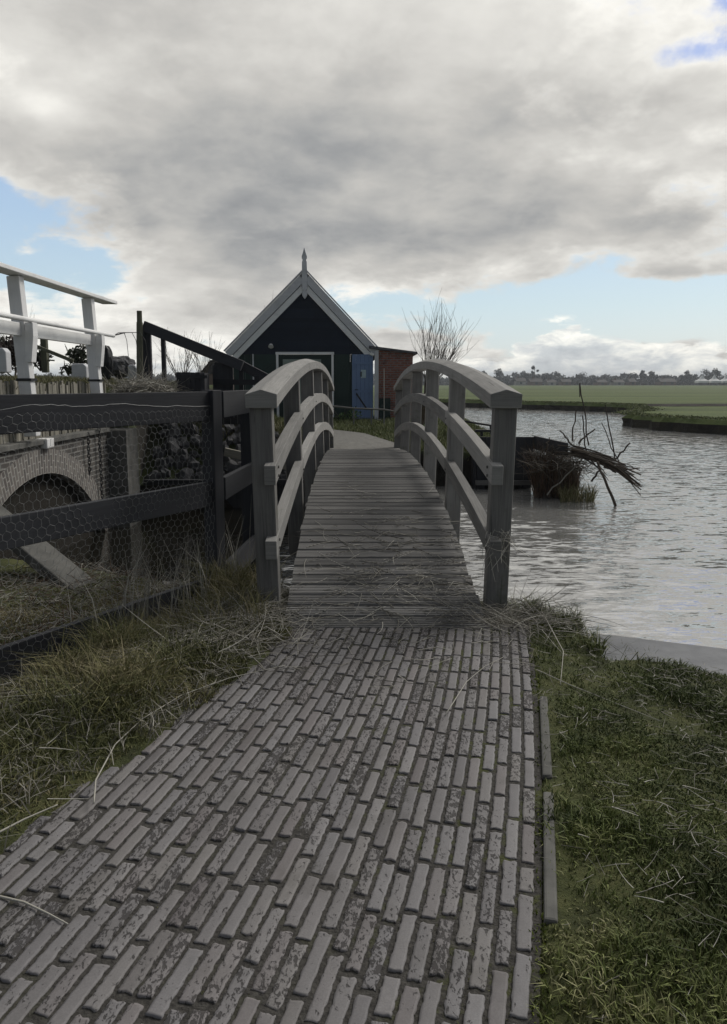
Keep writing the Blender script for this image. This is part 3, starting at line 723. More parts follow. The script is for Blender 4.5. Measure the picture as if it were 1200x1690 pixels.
# side beams under the deck
for sx in (-1, 0, 1):
    mb = MB(); pts = [(cx(y_)+sx*.5, y_, deck_z(y_)-.145) for y_ in np.linspace(4.75, 15.8, 40)]
    mb.sweep(pts, [(-.05, -.10), (.05, -.10), (.05, .10), (-.05, .10)]); mb.build('beam', M['wood'], bridge)
ST = [4.86+2.2*k for k in range(6)]
for sx in (-1, 1):
    def ln(off, n=44, y0=4.74, y1=15.98, zf=rail_z): return [(cx(y_)+sx*(half(y_)+off), y_, zf(y_)) for y_ in np.linspace(y0, y1, n)]
    # handrail with a hipped top
    mb = MB(); mb.sweep(ln(.0), [(-.098, -.118), (.098, -.118), (.100, -.030), (0, 0), (-.100, -.030)], .6)
    mb.build('handrail', M['rail'], bridge, bevel=.004)
    k0, k1 = (ST[1]+.08), ST[1]-.06
    for zn, (za, zb) in (('mid_rail', (.475, .435)), ('low_rail', (.955, .86))):
        def zf(y_, za=za, zb=zb):
            t = 1-abs((y_-10.3)/5.6)**1.6; return rail_z(y_)-(za+(zb-za)*t)
        # two lengths scarfed side by side at the second post
        for (y0, y1, dxx, dz) in ((4.70, ST[1]+.10, 0, .006), (ST[1]+.104, 15.98, .006, -.006)):
            mb = MB(); mb.sweep([(a, b, c+dz) for a, b, c in ln(-.052+dxx, 30, y0, y1, zf)], [(-.036, -.125), (.036, -.125), (.036, 0), (-.036, 0)], random.random())
            mb.build(zn, M['rail'], bridge, bevel=.004)
    for k, y_ in enumerate(ST):
        zt = rail_z(y_)-.121; zb = min(deck_z(y_)-.30, -.12); x0 = cx(y_)+sx*half(y_)
        L = .026
        mb = MB(); top_ = Vector((x0+sx*.012, y_, zt)); bot = Vector((x0-sx*L, y_, zb))
        up = (top_-bot).normalized(); xa = Vector((1, 0, 0)); xa = (xa-up*xa.dot(up)).normalized(); ya = up.cross(xa)
        mb.quadbox((top_+bot)/2, (.142, .125, (top_-bot).length), 'Z', Matrix((xa, ya, up)).transposed(), random.random())
        mb.build('post', M['wood'], bridge, bevel=.008)
        # second plank of the sandwich, behind and slightly outside
        mb = MB(); off = Vector((sx*.045, .15, 0))
        mb.quadbox((top_+bot)/2+off+Vector((0, 0, .01)), (.10, .065, (top_-bot).length-.03), 'Z', Matrix((xa, ya, up)).transposed(), random.random())
        mb.build('brace_plank', M['wood'], bridge, bevel=.005)
        # bolt heads on the inner face of the rails
        if k < 3:
            for zr in (rail_z(y_)-.475, rail_z(y_)-.95):
                for dz in (-.035, -.09):
                    mb = MB(); xx = x0-sx*(.052+.037+.003); mb.tube([(xx, y_-.02, zr+dz), (xx-sx*.006, y_-.02, zr+dz)], .010, .009, 8)
                    mb.build('bolt', M['metal'], bridge)
# threshold beam at the near end
mb = MB(); mb.quadbox((cx(4.5)+.0, 4.475, -.04), (1.30, .05, .07), 'X'); mb.build('threshold', M['deck'], bridge, bevel=.005)
# abutments
for nm, yy, lb in (('near_abutment', 5.15, ''), ('far_abutment', 15.45, '')):
    mb = MB(); mb.quadbox((.08, yy, -.62), (1.7, .22, .9), 'X'); mb.build('abutment', M['stage'], bridge)

# ------------------------------------------------------------------ black fence with chicken wire (left)
fence = thing('board_fence', 'black tarred board fence covered with chicken wire on the left verge', 'fence', (-1.07, 5.45, -.1))
fd = Vector((-.482, -.876, 0)).normalized(); fn = Vector((.876, -.482, 0))
f0 = Vector((-1.07, 5.45, 0)); FL = 4.2
for (zb, zt) in ((1.235, 1.44), (.625, .80), (-.10, .105)):
    mb = MB(); a = f0-fd*.0; b = f0+fd*FL
    mb.beam(a+Vector((0, 0, (zb+zt)/2)), b+Vector((0, 0, (zb+zt)/2)), .045, zt-zb); mb.build('board', M['black'], fence, bevel=.004)
for k in (0, 1.9, 3.9):
    mb = MB(); p = f0+fd*k-fn*(.0975 if k else 0)+(fd*.03 if k == 0 else Vector((0, 0, 0)))
    rotm = Matrix((fn, fd, Vector((0, 0, 1)))).transposed()
    mb.quadbox(p+Vector((0, 0, .40)), (.11, .10, 2.10 if k == 0 else 2.02), 'Z', rotm); mb.build('post', M['black'], fence, bevel=.006)
# wire netting
mb = MB(); cell = .052; hgt = cell*.92; wv = Vector(fn)*.030
def wp(u, z):
    d = mn.noise(Vector((u*2.2, z*2.2, 0)))*.03 + abs(mn.noise(Vector((u*.9, z*3, 5))))*.010
    return f0+fd*(u+mn.noise(Vector((u*2.3, z*2.3, 9)))*.05+mn.noise(Vector((u*11, z*11, 3)))*.012)+wv+fn*d+Vector((0, 0, z+mn.noise(Vector((u*2.3, z*2.3, 2)))*.045+mn.noise(Vector((u*11, z*11, 7)))*.012))
hexw = cell; hs = hexw/math.sqrt(3)
def wire(a, b, r_=.0011):
    o = len(mb.v); t = (b-a).normalized(); s1 = t.cross(fn).normalized()*r_; s2 = fn*r_
    mb.v += [a+s1, a-s1*.5+s2, a-s1*.5-s2, b+s1, b-s1*.5+s2, b-s1*.5-s2]
    for i, j in ((0, 1), (1, 2), (2, 0)):
        mb.f.append((o+i, o+j, o+3+j, o+3+i)); mb.tone.append(.5); mb.uv += [(0, 0)]*4
nz_ = int(1.50/(hs*1.5)); nu = int(3.4/hexw)
for r_i in range(nz_):
    for ci in range(nu):
        u = .09+ci*hexw+(hexw/2 if r_i % 2 else 0); z = -.10+r_i*hs*1.5
        top_l = 1.335+.02*math.sin(u*1.3)
        if z+hs > top_l: continue
        p0 = wp(u, z-hs/2); p1 = wp(u, z+hs/2); p2 = wp(u+hexw/2, z+hs); p3 = wp(u-hexw/2, z+hs)
        wire(p0, p1, .0010); wire(p1, p2, .0006); wire(p1, p3, .0006)
prev = None
for k in range(60):
    u = .07+k*.057; p = wp(u, 1.345+.02*math.sin(u*1.3))
    if prev is not None: wire(prev, p, .0010)
    prev = p
mb.build('wire_mesh', M['wire'], fence)
# the fence returns along the channel beyond its corner post
fence2 = thing('board_fence', 'short black board fence panel between the corner post and the footbridge', 'fence', (-1.04, 5.6, -.1))
a0, a1 = Vector((-1.055, 5.62, 0)), Vector((-.985, 6.75, 0))
for (zb, zt) in ((1.245, 1.44), (.63, .80), (-.06, .135)):
    mb = MB(); mb.beam(a0+Vector((0, 0, (zb+zt)/2)), a1+Vector((0, 0, (zb+zt)/2)), .045, zt-zb); mb.build('board', M['black'], fence2, bevel=.004)
mb = MB(); mb.quadbox(a1+Vector((-.05, .07, .30)), (.13, .13, 2.25), 'Z'); mb.build('post', M['black'], fence2, bevel=.006)

# ------------------------------------------------------------------ culvert wall with arch
cul = thing('culvert_wall', 'old grey brick culvert wall with a low arch over dark water', 'wall', (-3.7, 8.8, WZ))
WX = -3.70; y0, y1 = 6.3, 10.9; ztop = .80; cyA, czA, rA = 8.6, -2.04, 2.5; rB = rA+.285
def arch_z(y, r): 
    d = r*r-(y-cyA)**2; return czA+math.sqrt(d) if d > 0 else -9
mb = MB(); N = 80
ysA = np.linspace(y0, y1, N)
for a, b in zip(ysA[:-1], ysA[1:]):
    za, zb = max(arch_z(a, rB-.003), -1.1), max(arch_z(b, rB-.003), -1.1)
    mb.poly([(WX, a, za), (WX, b, zb), (WX, b, ztop), (WX, a, ztop)])
mb.poly([(WX, y1, -1.1), (WX-.6, y1, -1.1), (WX-.6, y1, ztop), (WX, y1, ztop)])
mb.poly([(WX, y0, ztop), (WX, y1, ztop), (WX-.6, y1, ztop), (WX-.6, y0, ztop)])
mb.build('brick_face', M['brickgrey'], cul)
mb = MB()
a0_, a1_ = math.asin(-2.3/rA), math.asin(2.3/rA)
for k in range(60):
    t0 = a0_+(a1_-a0_)*k/60; t1 = a0_+(a1_-a0_)*(k+1)/60; P = []
    for t in (t0, t1):
        P.append([(WX+.012, cyA+r_*math.sin(t), czA+r_*math.cos(t)) for r_ in (rA, rB)])
    mb.poly([P[0][0], P[1][0], P[1][1], P[0][1]], uv=[(0, t0*rA), (0, t1*rA), (.285, t1*rA), (.285, t0*rA)])
    # vault going in
    q0 = [(WX+.012, cyA+rA*math.sin(t), czA+rA*math.cos(t)) for t in (t0, t1)]
    mb.poly([q0[0], (WX-3, q0[0][1], q0[0][2]), (WX-3, q0[1][1], q0[1][2]), q0[1]], uv=[(0, t0*rA), (3, t0*rA), (3, t1*rA), (0, t1*rA)])
    mb.poly([P[0][1], P[1][1], (WX-.02, P[1][1][1], P[1][1][2]), (WX-.02, P[0][1][1], P[0][1][2])])
mb.build('arch_ring', M['ring'], cul)
mb = MB(); mb.quadbox((WX-2.9, 8.8, -.3), (.1, 5.2, 2.6), 'Y'); mb.build('vault_end', M['soil'], cul)
mb = MB(); mb.quadbox((WX-.12, (y0+y1)/2, ztop+.033), (.34, y1-y0, .06), 'Y'); mb.build('coping', M['concrete_d'], cul, bevel=.006)
mb = MB(); mb.quadbox((WX+.01, 8.75, ztop+.01), (.14, .20, .11), 'Y'); mb.build('keystone', M['white'], cul, bevel=.01)
mb = MB(); mb.quadbox((WX+.03, 11.2, -.05), (.5, .56, 1.75), 'Z', taper=.97); tag(mb.build('concrete_pier', M['concrete_d'], None, bevel=.01), 'tall grey concrete pier at the end of the brick culvert wall', 'pier')
# chains hanging on the wall
def chain(name, label, y_, z0, z1):
    mb = MB(); z = z0; k = 0
    while z > z1:
        c = Vector((WX+.05, y_+.006*math.sin(k), z)); pts = []
        for i in range(9):
            a = 2*math.pi*i/8; w_ = .018*math.cos(a); h_ = .032*math.sin(a)
            pts.append(c+(Vector((0, w_, h_)) if k % 2 else Vector((w_, 0, h_))))
        mb.tube(pts, .007, .007, 5); z -= .046; k += 1
    tag(mb.build(name, M['metal']), label, 'chain')
chain('chain', 'short dark rusty chain hanging over the brick beside the arch', 10.02, .82, .30)
chain('chain', 'longer dark chain hanging down the brick next to the concrete pier', 10.45, .86, -.25)
# sloping concrete wing
mb = MB(); A_, B_ = at(-60, 812, 7.0), at(150, 985, 6.0)
mb.beam(A_, B_, .26, .10); tag(mb.build('concrete_slab', M['concrete_d'], None, bevel=.012), 'sloping grey concrete wing slab running down to the reeds behind the wire fence', 'slab')

# plank revetment above the culvert
rev = thing('plank_revetment', 'row of weathered upright planks holding the grassy dike under the white railing', 'retaining wall', (-3.86, 9, .8))
mb = MB(); y_ = 6.6
while y_ < 11.2:
    w_ = random.uniform(.045, .07); hh = 1.50+random.uniform(-.03, .03)
    mb.quadbox((-3.815+random.uniform(-.012, .012), y_+w_/2, (hh+.84)/2), (.03, w_-.008, hh-.84), 'Z'); y_ += w_
mb.build('plank_row', M['plank'], rev)
mb = MB(); mb.quadbox((-3.78, 8.9, 1.02), (.03, 4.6, .06), 'Y'); mb.build('waling', M['plank'], rev)

# ------------------------------------------------------------------ white railing on the culvert
wr = thing('bridge_railing', 'white painted timber railing with a round pipe on the brick culvert', 'railing', (-3.72, 9, .9))
RX = -3.70; ZT = 2.66
mb = MB(); mb.beam((RX+.02, 4.8, ZT), (RX-.0, 11.30, ZT), .22, .045); mb.build('top_rail', M['white'], wr, bevel=.006)
mb = MB(); mb.beam((RX+.02, 4.8, 2.06), (RX, 10.78, 2.075), .06, .14); mb.build('mid_rail', M['white'], wr, bevel=.006)
mb = MB(); mb.tube([(RX+.145, 4.8, 2.165), (RX+.145, 10.95, 2.165)], .027, .027, 12); mb.build('pipe', M['white'], wr, smooth=False)
for y_ in (6.1, 8.3, 10.45):
    mb = MB(); t_ = Vector((RX-.02, y_, ZT-.034)); b2 = Vector((RX+.07, y_, .92)); up = (t_-b2).normalized()
    xa = Vector((1, 0, 0)); xa = (xa-up*xa.dot(up)).normalized(); ya = up.cross(xa)
    mb.quadbox((t_+b2)/2, (.135, .125, (t_-b2).length), 'Z', Matrix((xa, ya, up)).transposed()); mb.build('post', M['white'], wr, bevel=.008)
    mb = MB(); x1 = RX+.085
    mb.prism([(x1, y_-.07, 2.14), (x1+.085, y_-.07, 2.14), (x1+.085, y_-.07, 2.0), (x1+.05, y_-.07, 1.72), (x1-.02, y_-.07, 1.72)], (0, .12, 0)); mb.build('bracket', M['white'], wr, bevel=.005)
    mb = MB(); mb.quadbox((RX+.04, y_, 1.535), (.165, .15, .03), 'Y'); mb.build('strap', M['metal'], wr)
# wires hanging from the end of the pipe
mb = MB(); e = Vector((RX+.145, 10.95, 2.165))
for k, (dx, dz) in enumerate(((.42, -.50), (.27, -.40), (.12, -.38))):
    mb.tube([e, e+Vector((dx*.35, .1, .05)), e+Vector((dx*.75, .2, .06)), e+Vector((dx*.9, .25, -.05)), e+Vector((dx, .28, dz))], .006, .004, 5)
mb.build('loose_wire', M['metal'], wr)

# ------------------------------------------------------------------ things on the dike
def beamthing(name, label, cat, a, b, w, h, m, bev=.006):
    mb = MB(); mb.beam(a, b, w, h); o = mb.build(name, M[m], None, bevel=bev); return tag(o, label, cat)
# wooden signpost-like post with slanting arm
sp = thing('tow_post', 'dark post with a long slanting beam standing behind the white railing', 'post', at(74, 612, 16))
mb = MB(); mb.quadbox(at(74, 585, 16), (.12, .12, .75), 'Z'); mb.build('post', M['old'], sp, bevel=.008)
mb = MB(); mb.beam(at(56, 570, 15.8), at(121, 596, 15.8), .07, .07); mb.build('slanting_beam', M['old'], sp, bevel=.006)
mb = MB(); mb.beam(at(74, 594, 16), at(90, 595, 16), .03, .03); mb.build('peg', M['old'], sp)
def block(name, label, u0, u1, v0, v1, Y, m='whiteg', cat='block'):
    a, b = at(u0, v1, Y), at(u1, v0, Y); mb = MB(); w_ = b.x-a.x; h_ = b.z-a.z; h2 = h_+.25
    P = [(a.x, Y, a.z-.25), (b.x, Y, a.z-.25), (b.x, Y, b.z-h_*.35), (b.x-w_*.2, Y, b.z), (a.x+w_*.12, Y, b.z), (a.x, Y, b.z-h_*.25)]
    mb.prism(P, (0, w_*.8, 0)); return tag(mb.build(name, M[m], None, bevel=.02), label, cat)
block('concrete_block', 'pale rounded block on the dike between the two white railing posts', 118, 142, 600, 613, 15)
block('concrete_block', 'pale block on the dike beside the tall greenish post', 211, 225, 602, 617, 13.5)
block('concrete_block', 'pale block on the grass at the left edge behind the white railing', -14, 9, 574, 592, 14)
mb = MB(); mb.beam(at(-6, 588, 14.1), at(6, 616, 14.1), .09, .09); tag(mb.build('block_prop', M['concrete'], None, bevel=.01), 'short pale prop under the block at the left edge of the dike', 'prop')
# dark sheet-covered thing
def lump(name, label, cat, c, size, m, seed=1, sub=3, amp=.18):
    bm = bmesh.new(); bmesh.ops.create_icosphere(bm, subdivisions=sub, radius=1)
    for v in bm.verts:
        d = 1+amp*mn.noise(v.co*1.6+Vector((seed*7.1, 0, 0)))+amp*.5*mn.noise(v.co*4+Vector((0, seed*3.3, 0)))
        v.co = Vector((v.co.x*size[0]*d, v.co.y*size[1]*d, v.co.z*size[2]*d))
    me = bpy.data.meshes.new(name); bm.to_mesh(me); bm.free(); me.materials.append(M[m])
    o = bpy.data.objects.new(name, me); col.objects.link(o); o.location = c
    return tag(o, label, cat)
p = at(176, 598, 13); lump('covered_post', 'black sheet-wrapped bundle standing beside the second white railing post', 'bundle', p, (.115, .12, .30), 'cloth', 2)
p = at(200, 605, 14); o = lump('rubble_heap', 'dark grey heap of rubble beyond the black wrapped bundle', 'heap', p, (.24, .3, .20), 'rock', 5, 4, .3)

# tall posts and the sloping black ramp rail
p = at(231, 650, 12.5)
mb = MB(); mb.tube([at(231, 655, 12.5), at(230.5, 532, 12.5)], .055, .052, 12); mb.tube([at(230.5, 533, 12.5), at(230, 513, 12.5)], .044, .042, 12)
tag(mb.build('mooring_post', M['old'], None), 'tall round greenish wooden post at the high end of the black sloping beam', 'post')
ramp = thing('sloping_railing', 'black timber railing with a heavy beam sloping down towards the shed', 'railing', (at(245, 650, 12.6)))
a, b = at(236, 536, 12.6), at(455, 632, 12.6)
a = at(237, 538, 12.6); b = at(400, 604, 12.6)
mb = MB(); mb.beam(a, b, .12, .17); mb.build('top_beam', M['black'], ramp, bevel=.006)
mb = MB(); mb.beam(at(393, 600, 12.75), at(470, 640, 12.75), .12, .15); mb.build('lower_beam', M['black'], ramp, bevel=.006)
for (u, v0, w_) in ((243, 530, .155), (271, 552, .065)):
    mb = MB(); t_ = at(u, v0+6, 12.68); b2 = at(u, 660, 12.68); mb.quadbox((t_+b2)/2, (w_, .08, (t_-b2).length), 'Z'); mb.build('post', M['black'], ramp, bevel=.005)
mb = MB(); mb.quadbox((at(352, 640, 12.95)+at(384, 640, 12.95))/2, (.33, .04, .75), 'Z'); mb.build('backing_panel', M['black'], ramp)
for (u, v0, w_) in ((362, 598, .14), (374, 600, .11), (382, 604, .07), (399, 608, .07), (425, 620, .09), (445, 630, .07)):
    mb = MB(); t_ = at(u, v0, 12.72); b2 = at(u, 690, 12.72); mb.quadbox((t_+b2)/2, (w_, .07, (t_-b2).length), 'Z'); mb.build('post', M['black'], ramp, bevel=.005)
mb = MB(); mb.beam(at(352, 630, 12.66), at(480, 632, 12.66), .05, .09); mb.build('cross_rail', M['black'], ramp)
mb = MB(); mb.beam(at(352, 655, 12.66), at(480, 657, 12.66), .05, .09); mb.build('cross_rail', M['black'], ramp)
# black mass of boards (lock gate) below
gate = thing('sluice_gate', 'dark upright plank gate at the channel below the sloping black railing', 'gate', at(390, 680, 13.0))
mb = MB(); u = 352
while u < 425:
    t_ = at(u, 645+random.uniform(-2, 2), 13.0); b2 = at(u, 700, 13.0); mb.quadbox((t_+b2)/2, (.11, .05, (t_-b2).length), 'Z'); u += 11.5
mb.build('plank_panel', M['black'], gate)
# box of dark weathered planks
bx = thing('plank_bin', 'low grey-brown upright plank box left of the sloping railing foot', 'bin', at(317, 660, 12.2))
mb = MB(); u = 296
while u < 342:
    t_ = at(u+3.8, 615+random.uniform(-1, 1), 12.2); b2 = at(u+3.8, 665, 12.2); mb.quadbox((t_+b2)/2, (.072, .35, (t_-b2).length), 'Z'); u += 7.7
mb.build('plank_wall', M['stage'], bx, bevel=.004)
mb = MB(); mb.beam(at(295, 622, 12.02), at(342, 622, 12.02), .02, .05); mb.build('strip', M['stage'], bx)

# quay planks along the far side of the channel
qy = thing('timber_quay', 'dark timber quay wall along the far side of the channel left of the footbridge', 'quay', (-2.4, 12.8, WZ))
mb = MB(); x_ = -3.6
while x_ < -.85:
    mb.quadbox((x_, 12.72, -.50), (.16, .05, .68), 'Z'); x_ += .165
mb.build('plank_row', M['stage'], qy)
mb = MB(); mb.quadbox((-2.25, 12.68, -.16), (2.9, .16, .09), 'X'); mb.build('cap_beam', M['stage'], qy, bevel=.006)
mb = MB(); mb.beam((-2.4, 13.05, .32), (-.95, 12.85, .02), .07, .14); mb.build('slanting_board', M['plank'], qy, bevel=.005)

# riprap rocks
rock_lab = 'dark angular stone lying in the riprap slope beyond the brick culvert'
protos = []
for k in range(5):
    o = lump('rock', rock_lab, 'rock', (0, 0, 0), (.17, .15, .11), 'rock', k+3, 2, .55); o['group'] = 'riprap stones on the slope'; protos.append(o)
cnt = 0
for iy in range(9):
    for ix in range(14):
        x_ = -3.55+ix*.185+random.uniform(-.05, .05); y_ = 12.9+iy*.19+random.uniform(-.05, .05)
        z_ = float(bank_h(x_, y_))
        if z_ < -.3: continue
        if x_ > -1.5 and iy > 5: continue
        o = protos[cnt] if cnt < 5 else protos[cnt % 5].copy()
        if cnt >= 5: col.objects.link(o)
        s_ = random.uniform(.55, 1.15); o.location = (x_, y_, z_+.03); o.scale = (s_, s_*random.uniform(.8, 1.2), s_*random.uniform(.7, 1.2)); o.rotation_euler = (random.random()*6, random.random()*6, random.random()*6); cnt += 1

# ------------------------------------------------------------------ the shed
SY = 24.9; SZ = .28
shed = thing('shed', 'black and dark green timber shed with a white trimmed steep gable and a blue door', 'shed', (-1.95, SY, SZ))
ap = at(503, 447, SY); eL = at(372, 581, SY); eR = at(626, 579, SY)
xL, xR = at(385, 600, SY).x, at(612, 600, SY).x; zE = at(600, 585, SY).z; D = 9.0
# gable boards (black, lapped horizontally)
mb = MB(); z = zE; pz = .145; zt = ap.z-.15
def xr_at(z): 
    k = (z-eL.z)/(ap.z-eL.z); return eL.x+(ap.x-eL.x)*k+.2, eR.x+(ap.x-eR.x)*k-.2
while z < zt:
    z2 = min(z+pz, zt); a, b = xr_at(z), xr_at(z2); a = (max(a[0], xL), min(a[1], xR)); b = (max(b[0], xL), min(b[1], xR))
    if b[1]-b[0] < .02: break
    t_ = random.random()
    mb.poly([(a[0], SY-.010, z), (a[1], SY-.010, z), (b[1], SY, z2), (b[0], SY, z2)], t_, [(a[0], z), (a[1], z), (b[1], z2), (b[0], z2)])
    mb.poly([(a[0], SY-.010, z), (a[1], SY-.010, z), (a[1], SY+.0, z), (a[0], SY+.0, z)], t_)
    z = z2
mb.build('gable_boards', M['blackg'], shed)
# lower wall, vertical green boards
mb = MB(); x = xL
while x < xR-.02:
    w_ = min(.19, xR-x); mb.quadbox((x+w_/2, SY+.05, (zE+SZ-.1)/2), (w_-.008, .05, zE-SZ+.1-.004), 'Z'); x += w_
mb.build('green_wall', M['green'], shed)
mb = MB()
for sx, xx in ((0, xL), (1, xR)): mb.quadbox((xx+(.03 if sx == 0 else -.03), SY+.08+D/2, (zE+SZ-.1)/2), (.06, D, zE-SZ+.1), 'Y')
mb.quadbox(((xL+xR)/2, SY+D, (zE+SZ)/2), (xR-xL-.13, .06, zE-SZ), 'X')
mb.build('side_wall', M['black'], shed)
# roof slabs
for nm, e_, s_ in (('roof', eL, -1), ('roof', eR, 1)):
    mb = MB(); d = Vector((ap.x-e_.x, 0, ap.z-e_.z)).normalized(); nrm = Vector((-d.z*(-1 if s_ > 0 else 1), 0, d.x*(-1 if s_ > 0 else 1)))
    lo = Vector((e_.x, SY-.05, e_.z)); hi = Vector((ap.x, SY-.05, ap.z))
    if s_ > 0: nrm = Vector((d.z, 0, -d.x))
    if nrm.z < 0: nrm = -nrm
    mb.prism([lo-nrm*.10, hi-nrm*.10, hi-nrm*.02, lo-nrm*.02], (0, D+.2, 0)); mb.build(nm, M['tile'], shed)
    # two-step bargeboard
    mb = MB(); mb.prism([lo-nrm*.235+Vector((0, -.06, 0)), hi-nrm*.235*1.0+Vector((0, -.06, -.0)), hi+Vector((0, -.06, 0)), lo+Vector((0, -.06, 0))], (0, .05, 0)); mb.build('bargeboard', M['whiteg'], shed, bevel=.01)
    mb = MB(); mb.prism([lo-nrm*.43+d*.14+Vector((0, -.02, 0)), hi-nrm*.43+Vector((0, -.02, 0)), hi-nrm*.25+Vector((0, -.02, 0)), lo-nrm*.25+d*.02+Vector((0, -.02, 0))], (0, .04, 0)); mb.build('bargeboard', M['white'], shed, bevel=.008)
    mb = MB(); mb.prism([lo+nrm*.02+Vector((0, -.10, 0)), hi+nrm*.02+Vector((0, -.10, 0)), hi+nrm*.06+Vector((0, -.10, 0)), lo+nrm*.06+Vector((0, -.10, 0))], (0, .14, 0)); mb.build('verge_strip', M['whiteg'], shed)
# finial: turned spike above, pendant below
def flatprofile(name, prof, y_, th, m, parent):
    """prof: list of (z, halfwidth)"""
    mb = MB(); P = [(ap.x-w_, y_, z) for z, w_ in prof]+[(ap.x+w_, y_, z) for z, w_ in reversed(prof)]
    mb.prism(P, (0, th, 0)); return mb.build(name, M[m], parent, bevel=.008)
def zv(v): return at(503, v, SY).z
flatprofile('finial', [(zv(494), .005), (zv(491), .05), (zv(487), .085), (zv(483), .075), (zv(480.5), .035), (zv(478), .075), (zv(474), .09), (zv(455), .09), (zv(448), .085), (zv(432), .075), (zv(431), .055), (zv(429), .055), (zv(428), .08), (zv(424), .085), (zv(419), .05), (zv(410), .006)], SY-.13, .055, 'whiteg', shed)
# door frame in the middle
fr = None
x0, x1 = at(458, 600, SY).x, at(549, 600, SY).x; zt = at(500, 583, SY).z
mb = MB(); mb.quadbox(((x0+x1)/2, SY-.03, zt), (x1-x0+.10, .10, .075), 'X'); frame = mb.build('door_frame', M['white'], shed, bevel=.006)
for xx in (x0, x1):
    mb = MB(); mb.quadbox((xx, SY-.03, (zt-.04+SZ)/2), (.07, .08, zt-.04-SZ), 'Z'); mb.build('jamb', M['white'], frame)
mb = MB(); mb.quadbox(((x0+x1)/2, SY+.005, (zt-.04+SZ)/2), (x1-x0-.08, .03, zt-.05-SZ), 'Z'); mb.build('door_recess', M['green'], shed)
xa, xb = at(467, 600, SY).x, at(530, 600, SY).x; za = at(500, 593, SY).z
mb = MB(); mb.quadbox(((xa+xb)/2, SY-.025, (za+SZ)/2), (xb-xa, .03, za-SZ), 'Z'); dr = mb.build('door', simple('pale_green_paint', (.17, .21, .18), (.24, .28, .25), 3, .6), shed, bevel=.006)
# shutters in dark green either side
for (u0, u1) in ((419, 455), (552, 578)):
    xa, xb = at(u0, 600, SY).x, at(u1, 600, SY).x; mb = MB(); mb.quadbox(((xa+xb)/2, SY+.005, (zt+SZ)/2), (xb-xa, .03, zt-SZ-.06), 'Z'); sh = mb.build('shutter', M['green'], shed, bevel=.006)
    mb = MB(); mb.beam((xa+.05, SY-.02, zt-.8), (xb-.05, SY-.02, zt-.30), .02, .04); mb.beam((xa+.03, SY-.02, zt-.26), (xb-.03, SY-.02, zt-.26), .022, .05); mb.build('batten', M['green'], sh)
mb = MB(); xx = at(418, 600, SY).x; mb.quadbox((xx, SY-.02, (zt+SZ)/2), (.04, .05, zt-SZ-.05), 'Z'); mb.build('corner_strip', M['whiteg'], shed)
# blue door
xa, xb = at(581, 600, SY).x, at(616, 600, SY).x; za = at(600, 585, SY).z
mb = MB(); n = 5; w_ = (xb-xa)/n
for k in range(n): mb.quadbox((xa+w_*(k+.5), SY-.06, (za+SZ+.04)/2), (w_-.006, .05, za-SZ-.04), 'Z', tone=random.uniform(.3, .6))
bd = mb.build('blue_door', M['blue'], shed, bevel=.004)
bd['label'] = 'plank door painted blue at the right corner of the shed'
for zz in (za-.28, SZ+.95):
    mb = MB(); mb.quadbox(((xa+xb)/2, SY-.095, zz), (xb-xa-.12, .02, .07), 'X'); mb.build('door_batten', M['blue'], bd)
mb = MB(); mb.beam((xa+.14, SY-.096, SZ+.88), (xa+.50, SY-.096, SZ+.35), .02, .05); mb.build('door_brace', M['metal'], bd)
c_ = at(599, 617, SY-.1); mb = MB(); mb.quadbox((c_.x+.02, SY-.095, c_.z), (.16, .012, .26), 'X'); mb.build('door_notice', M['paper'], bd)
mb = MB(); mb.quadbox((c_.x-.06, SY-.103, c_.z-.01), (.05, .012, .16), 'X'); mb.build('notice_marking', M['glass'], bd)
mb = MB(); mb.tube([(xa+.10, SY-.09, SZ+1.0), (xa+.10, SY-.14, SZ+1.0), (xa+.20, SY-.14, SZ+1.0)], .012, .012, 6); mb.build('handle', M['metal'], bd)
# lamp on the gable
c_ = at(448, 571, SY); mb = MB(); mb.tube([c_+Vector((0, -.02, .03)), c_+Vector((0, -.10, .02)), c_+Vector((0, -.14, -.03))], .03, .09, 10); mb.build('wall_lamp', M['white'], shed)
c_ = at(541, 520, SY); mb = MB(); mb.quadbox(c_+Vector((0, -.04, 0)), (.03, .03, .05)); mb.build('hook', M['metal'], shed)

# brick annex
anx = thing('brick_annex', 'small red brick outbuilding with a flat grey roof against the right side of the shed', 'outbuilding', (1.1, SY, SZ))
xa, xb = at(625, 600, SY).x, at(681, 600, SY).x; zl = at(625, 578, SY).z; zr = at(681, 583, SY).z
mb = MB(); mb.prism([(xa, SY-.10, SZ-.15), (xb, SY-.10, SZ-.15), (xb, SY-.10, zr), (xa, SY-.10, zl)], (0, 3.0, 0)); mb.build('brick_wall', M['brickred'], anx)
mb = MB(); a, b = Vector((at(609, 600, SY).x, 0, at(609, 575, SY).z)), Vector((at(688, 600, SY).x, 0, at(688, 583.5, SY).z))
mb.prism([(a.x, SY-.28, a.z-.005), (b.x, SY-.28, b.z-.03), (b.x, SY-.28, b.z+.045), (a.x, SY-.28, a.z+.08)], (0, 3.4, 0)); mb.build('flat_roof', M['roofsheet'], anx, bevel=.008)
mb = MB(); mb.quadbox((xa-.07, SY-.13, (zl+SZ)/2), (.13, .10, zl-SZ-.02), 'Z'); mb.build('corner_board', M['whiteg'], anx, bevel=.006)
mb = MB(); mb.quadbox((xa+.20, SY-.13, SZ+.34), (.36, .05, .78), 'Z'); mb.build('green_hatch', M['green'], anx, bevel=.006)
mb = MB(); mb.tube([at(611, 583, SY-.2), at(617, 586, SY-.2)], .05, .05, 8); mb.build('gutter_end', M['white'], anx)
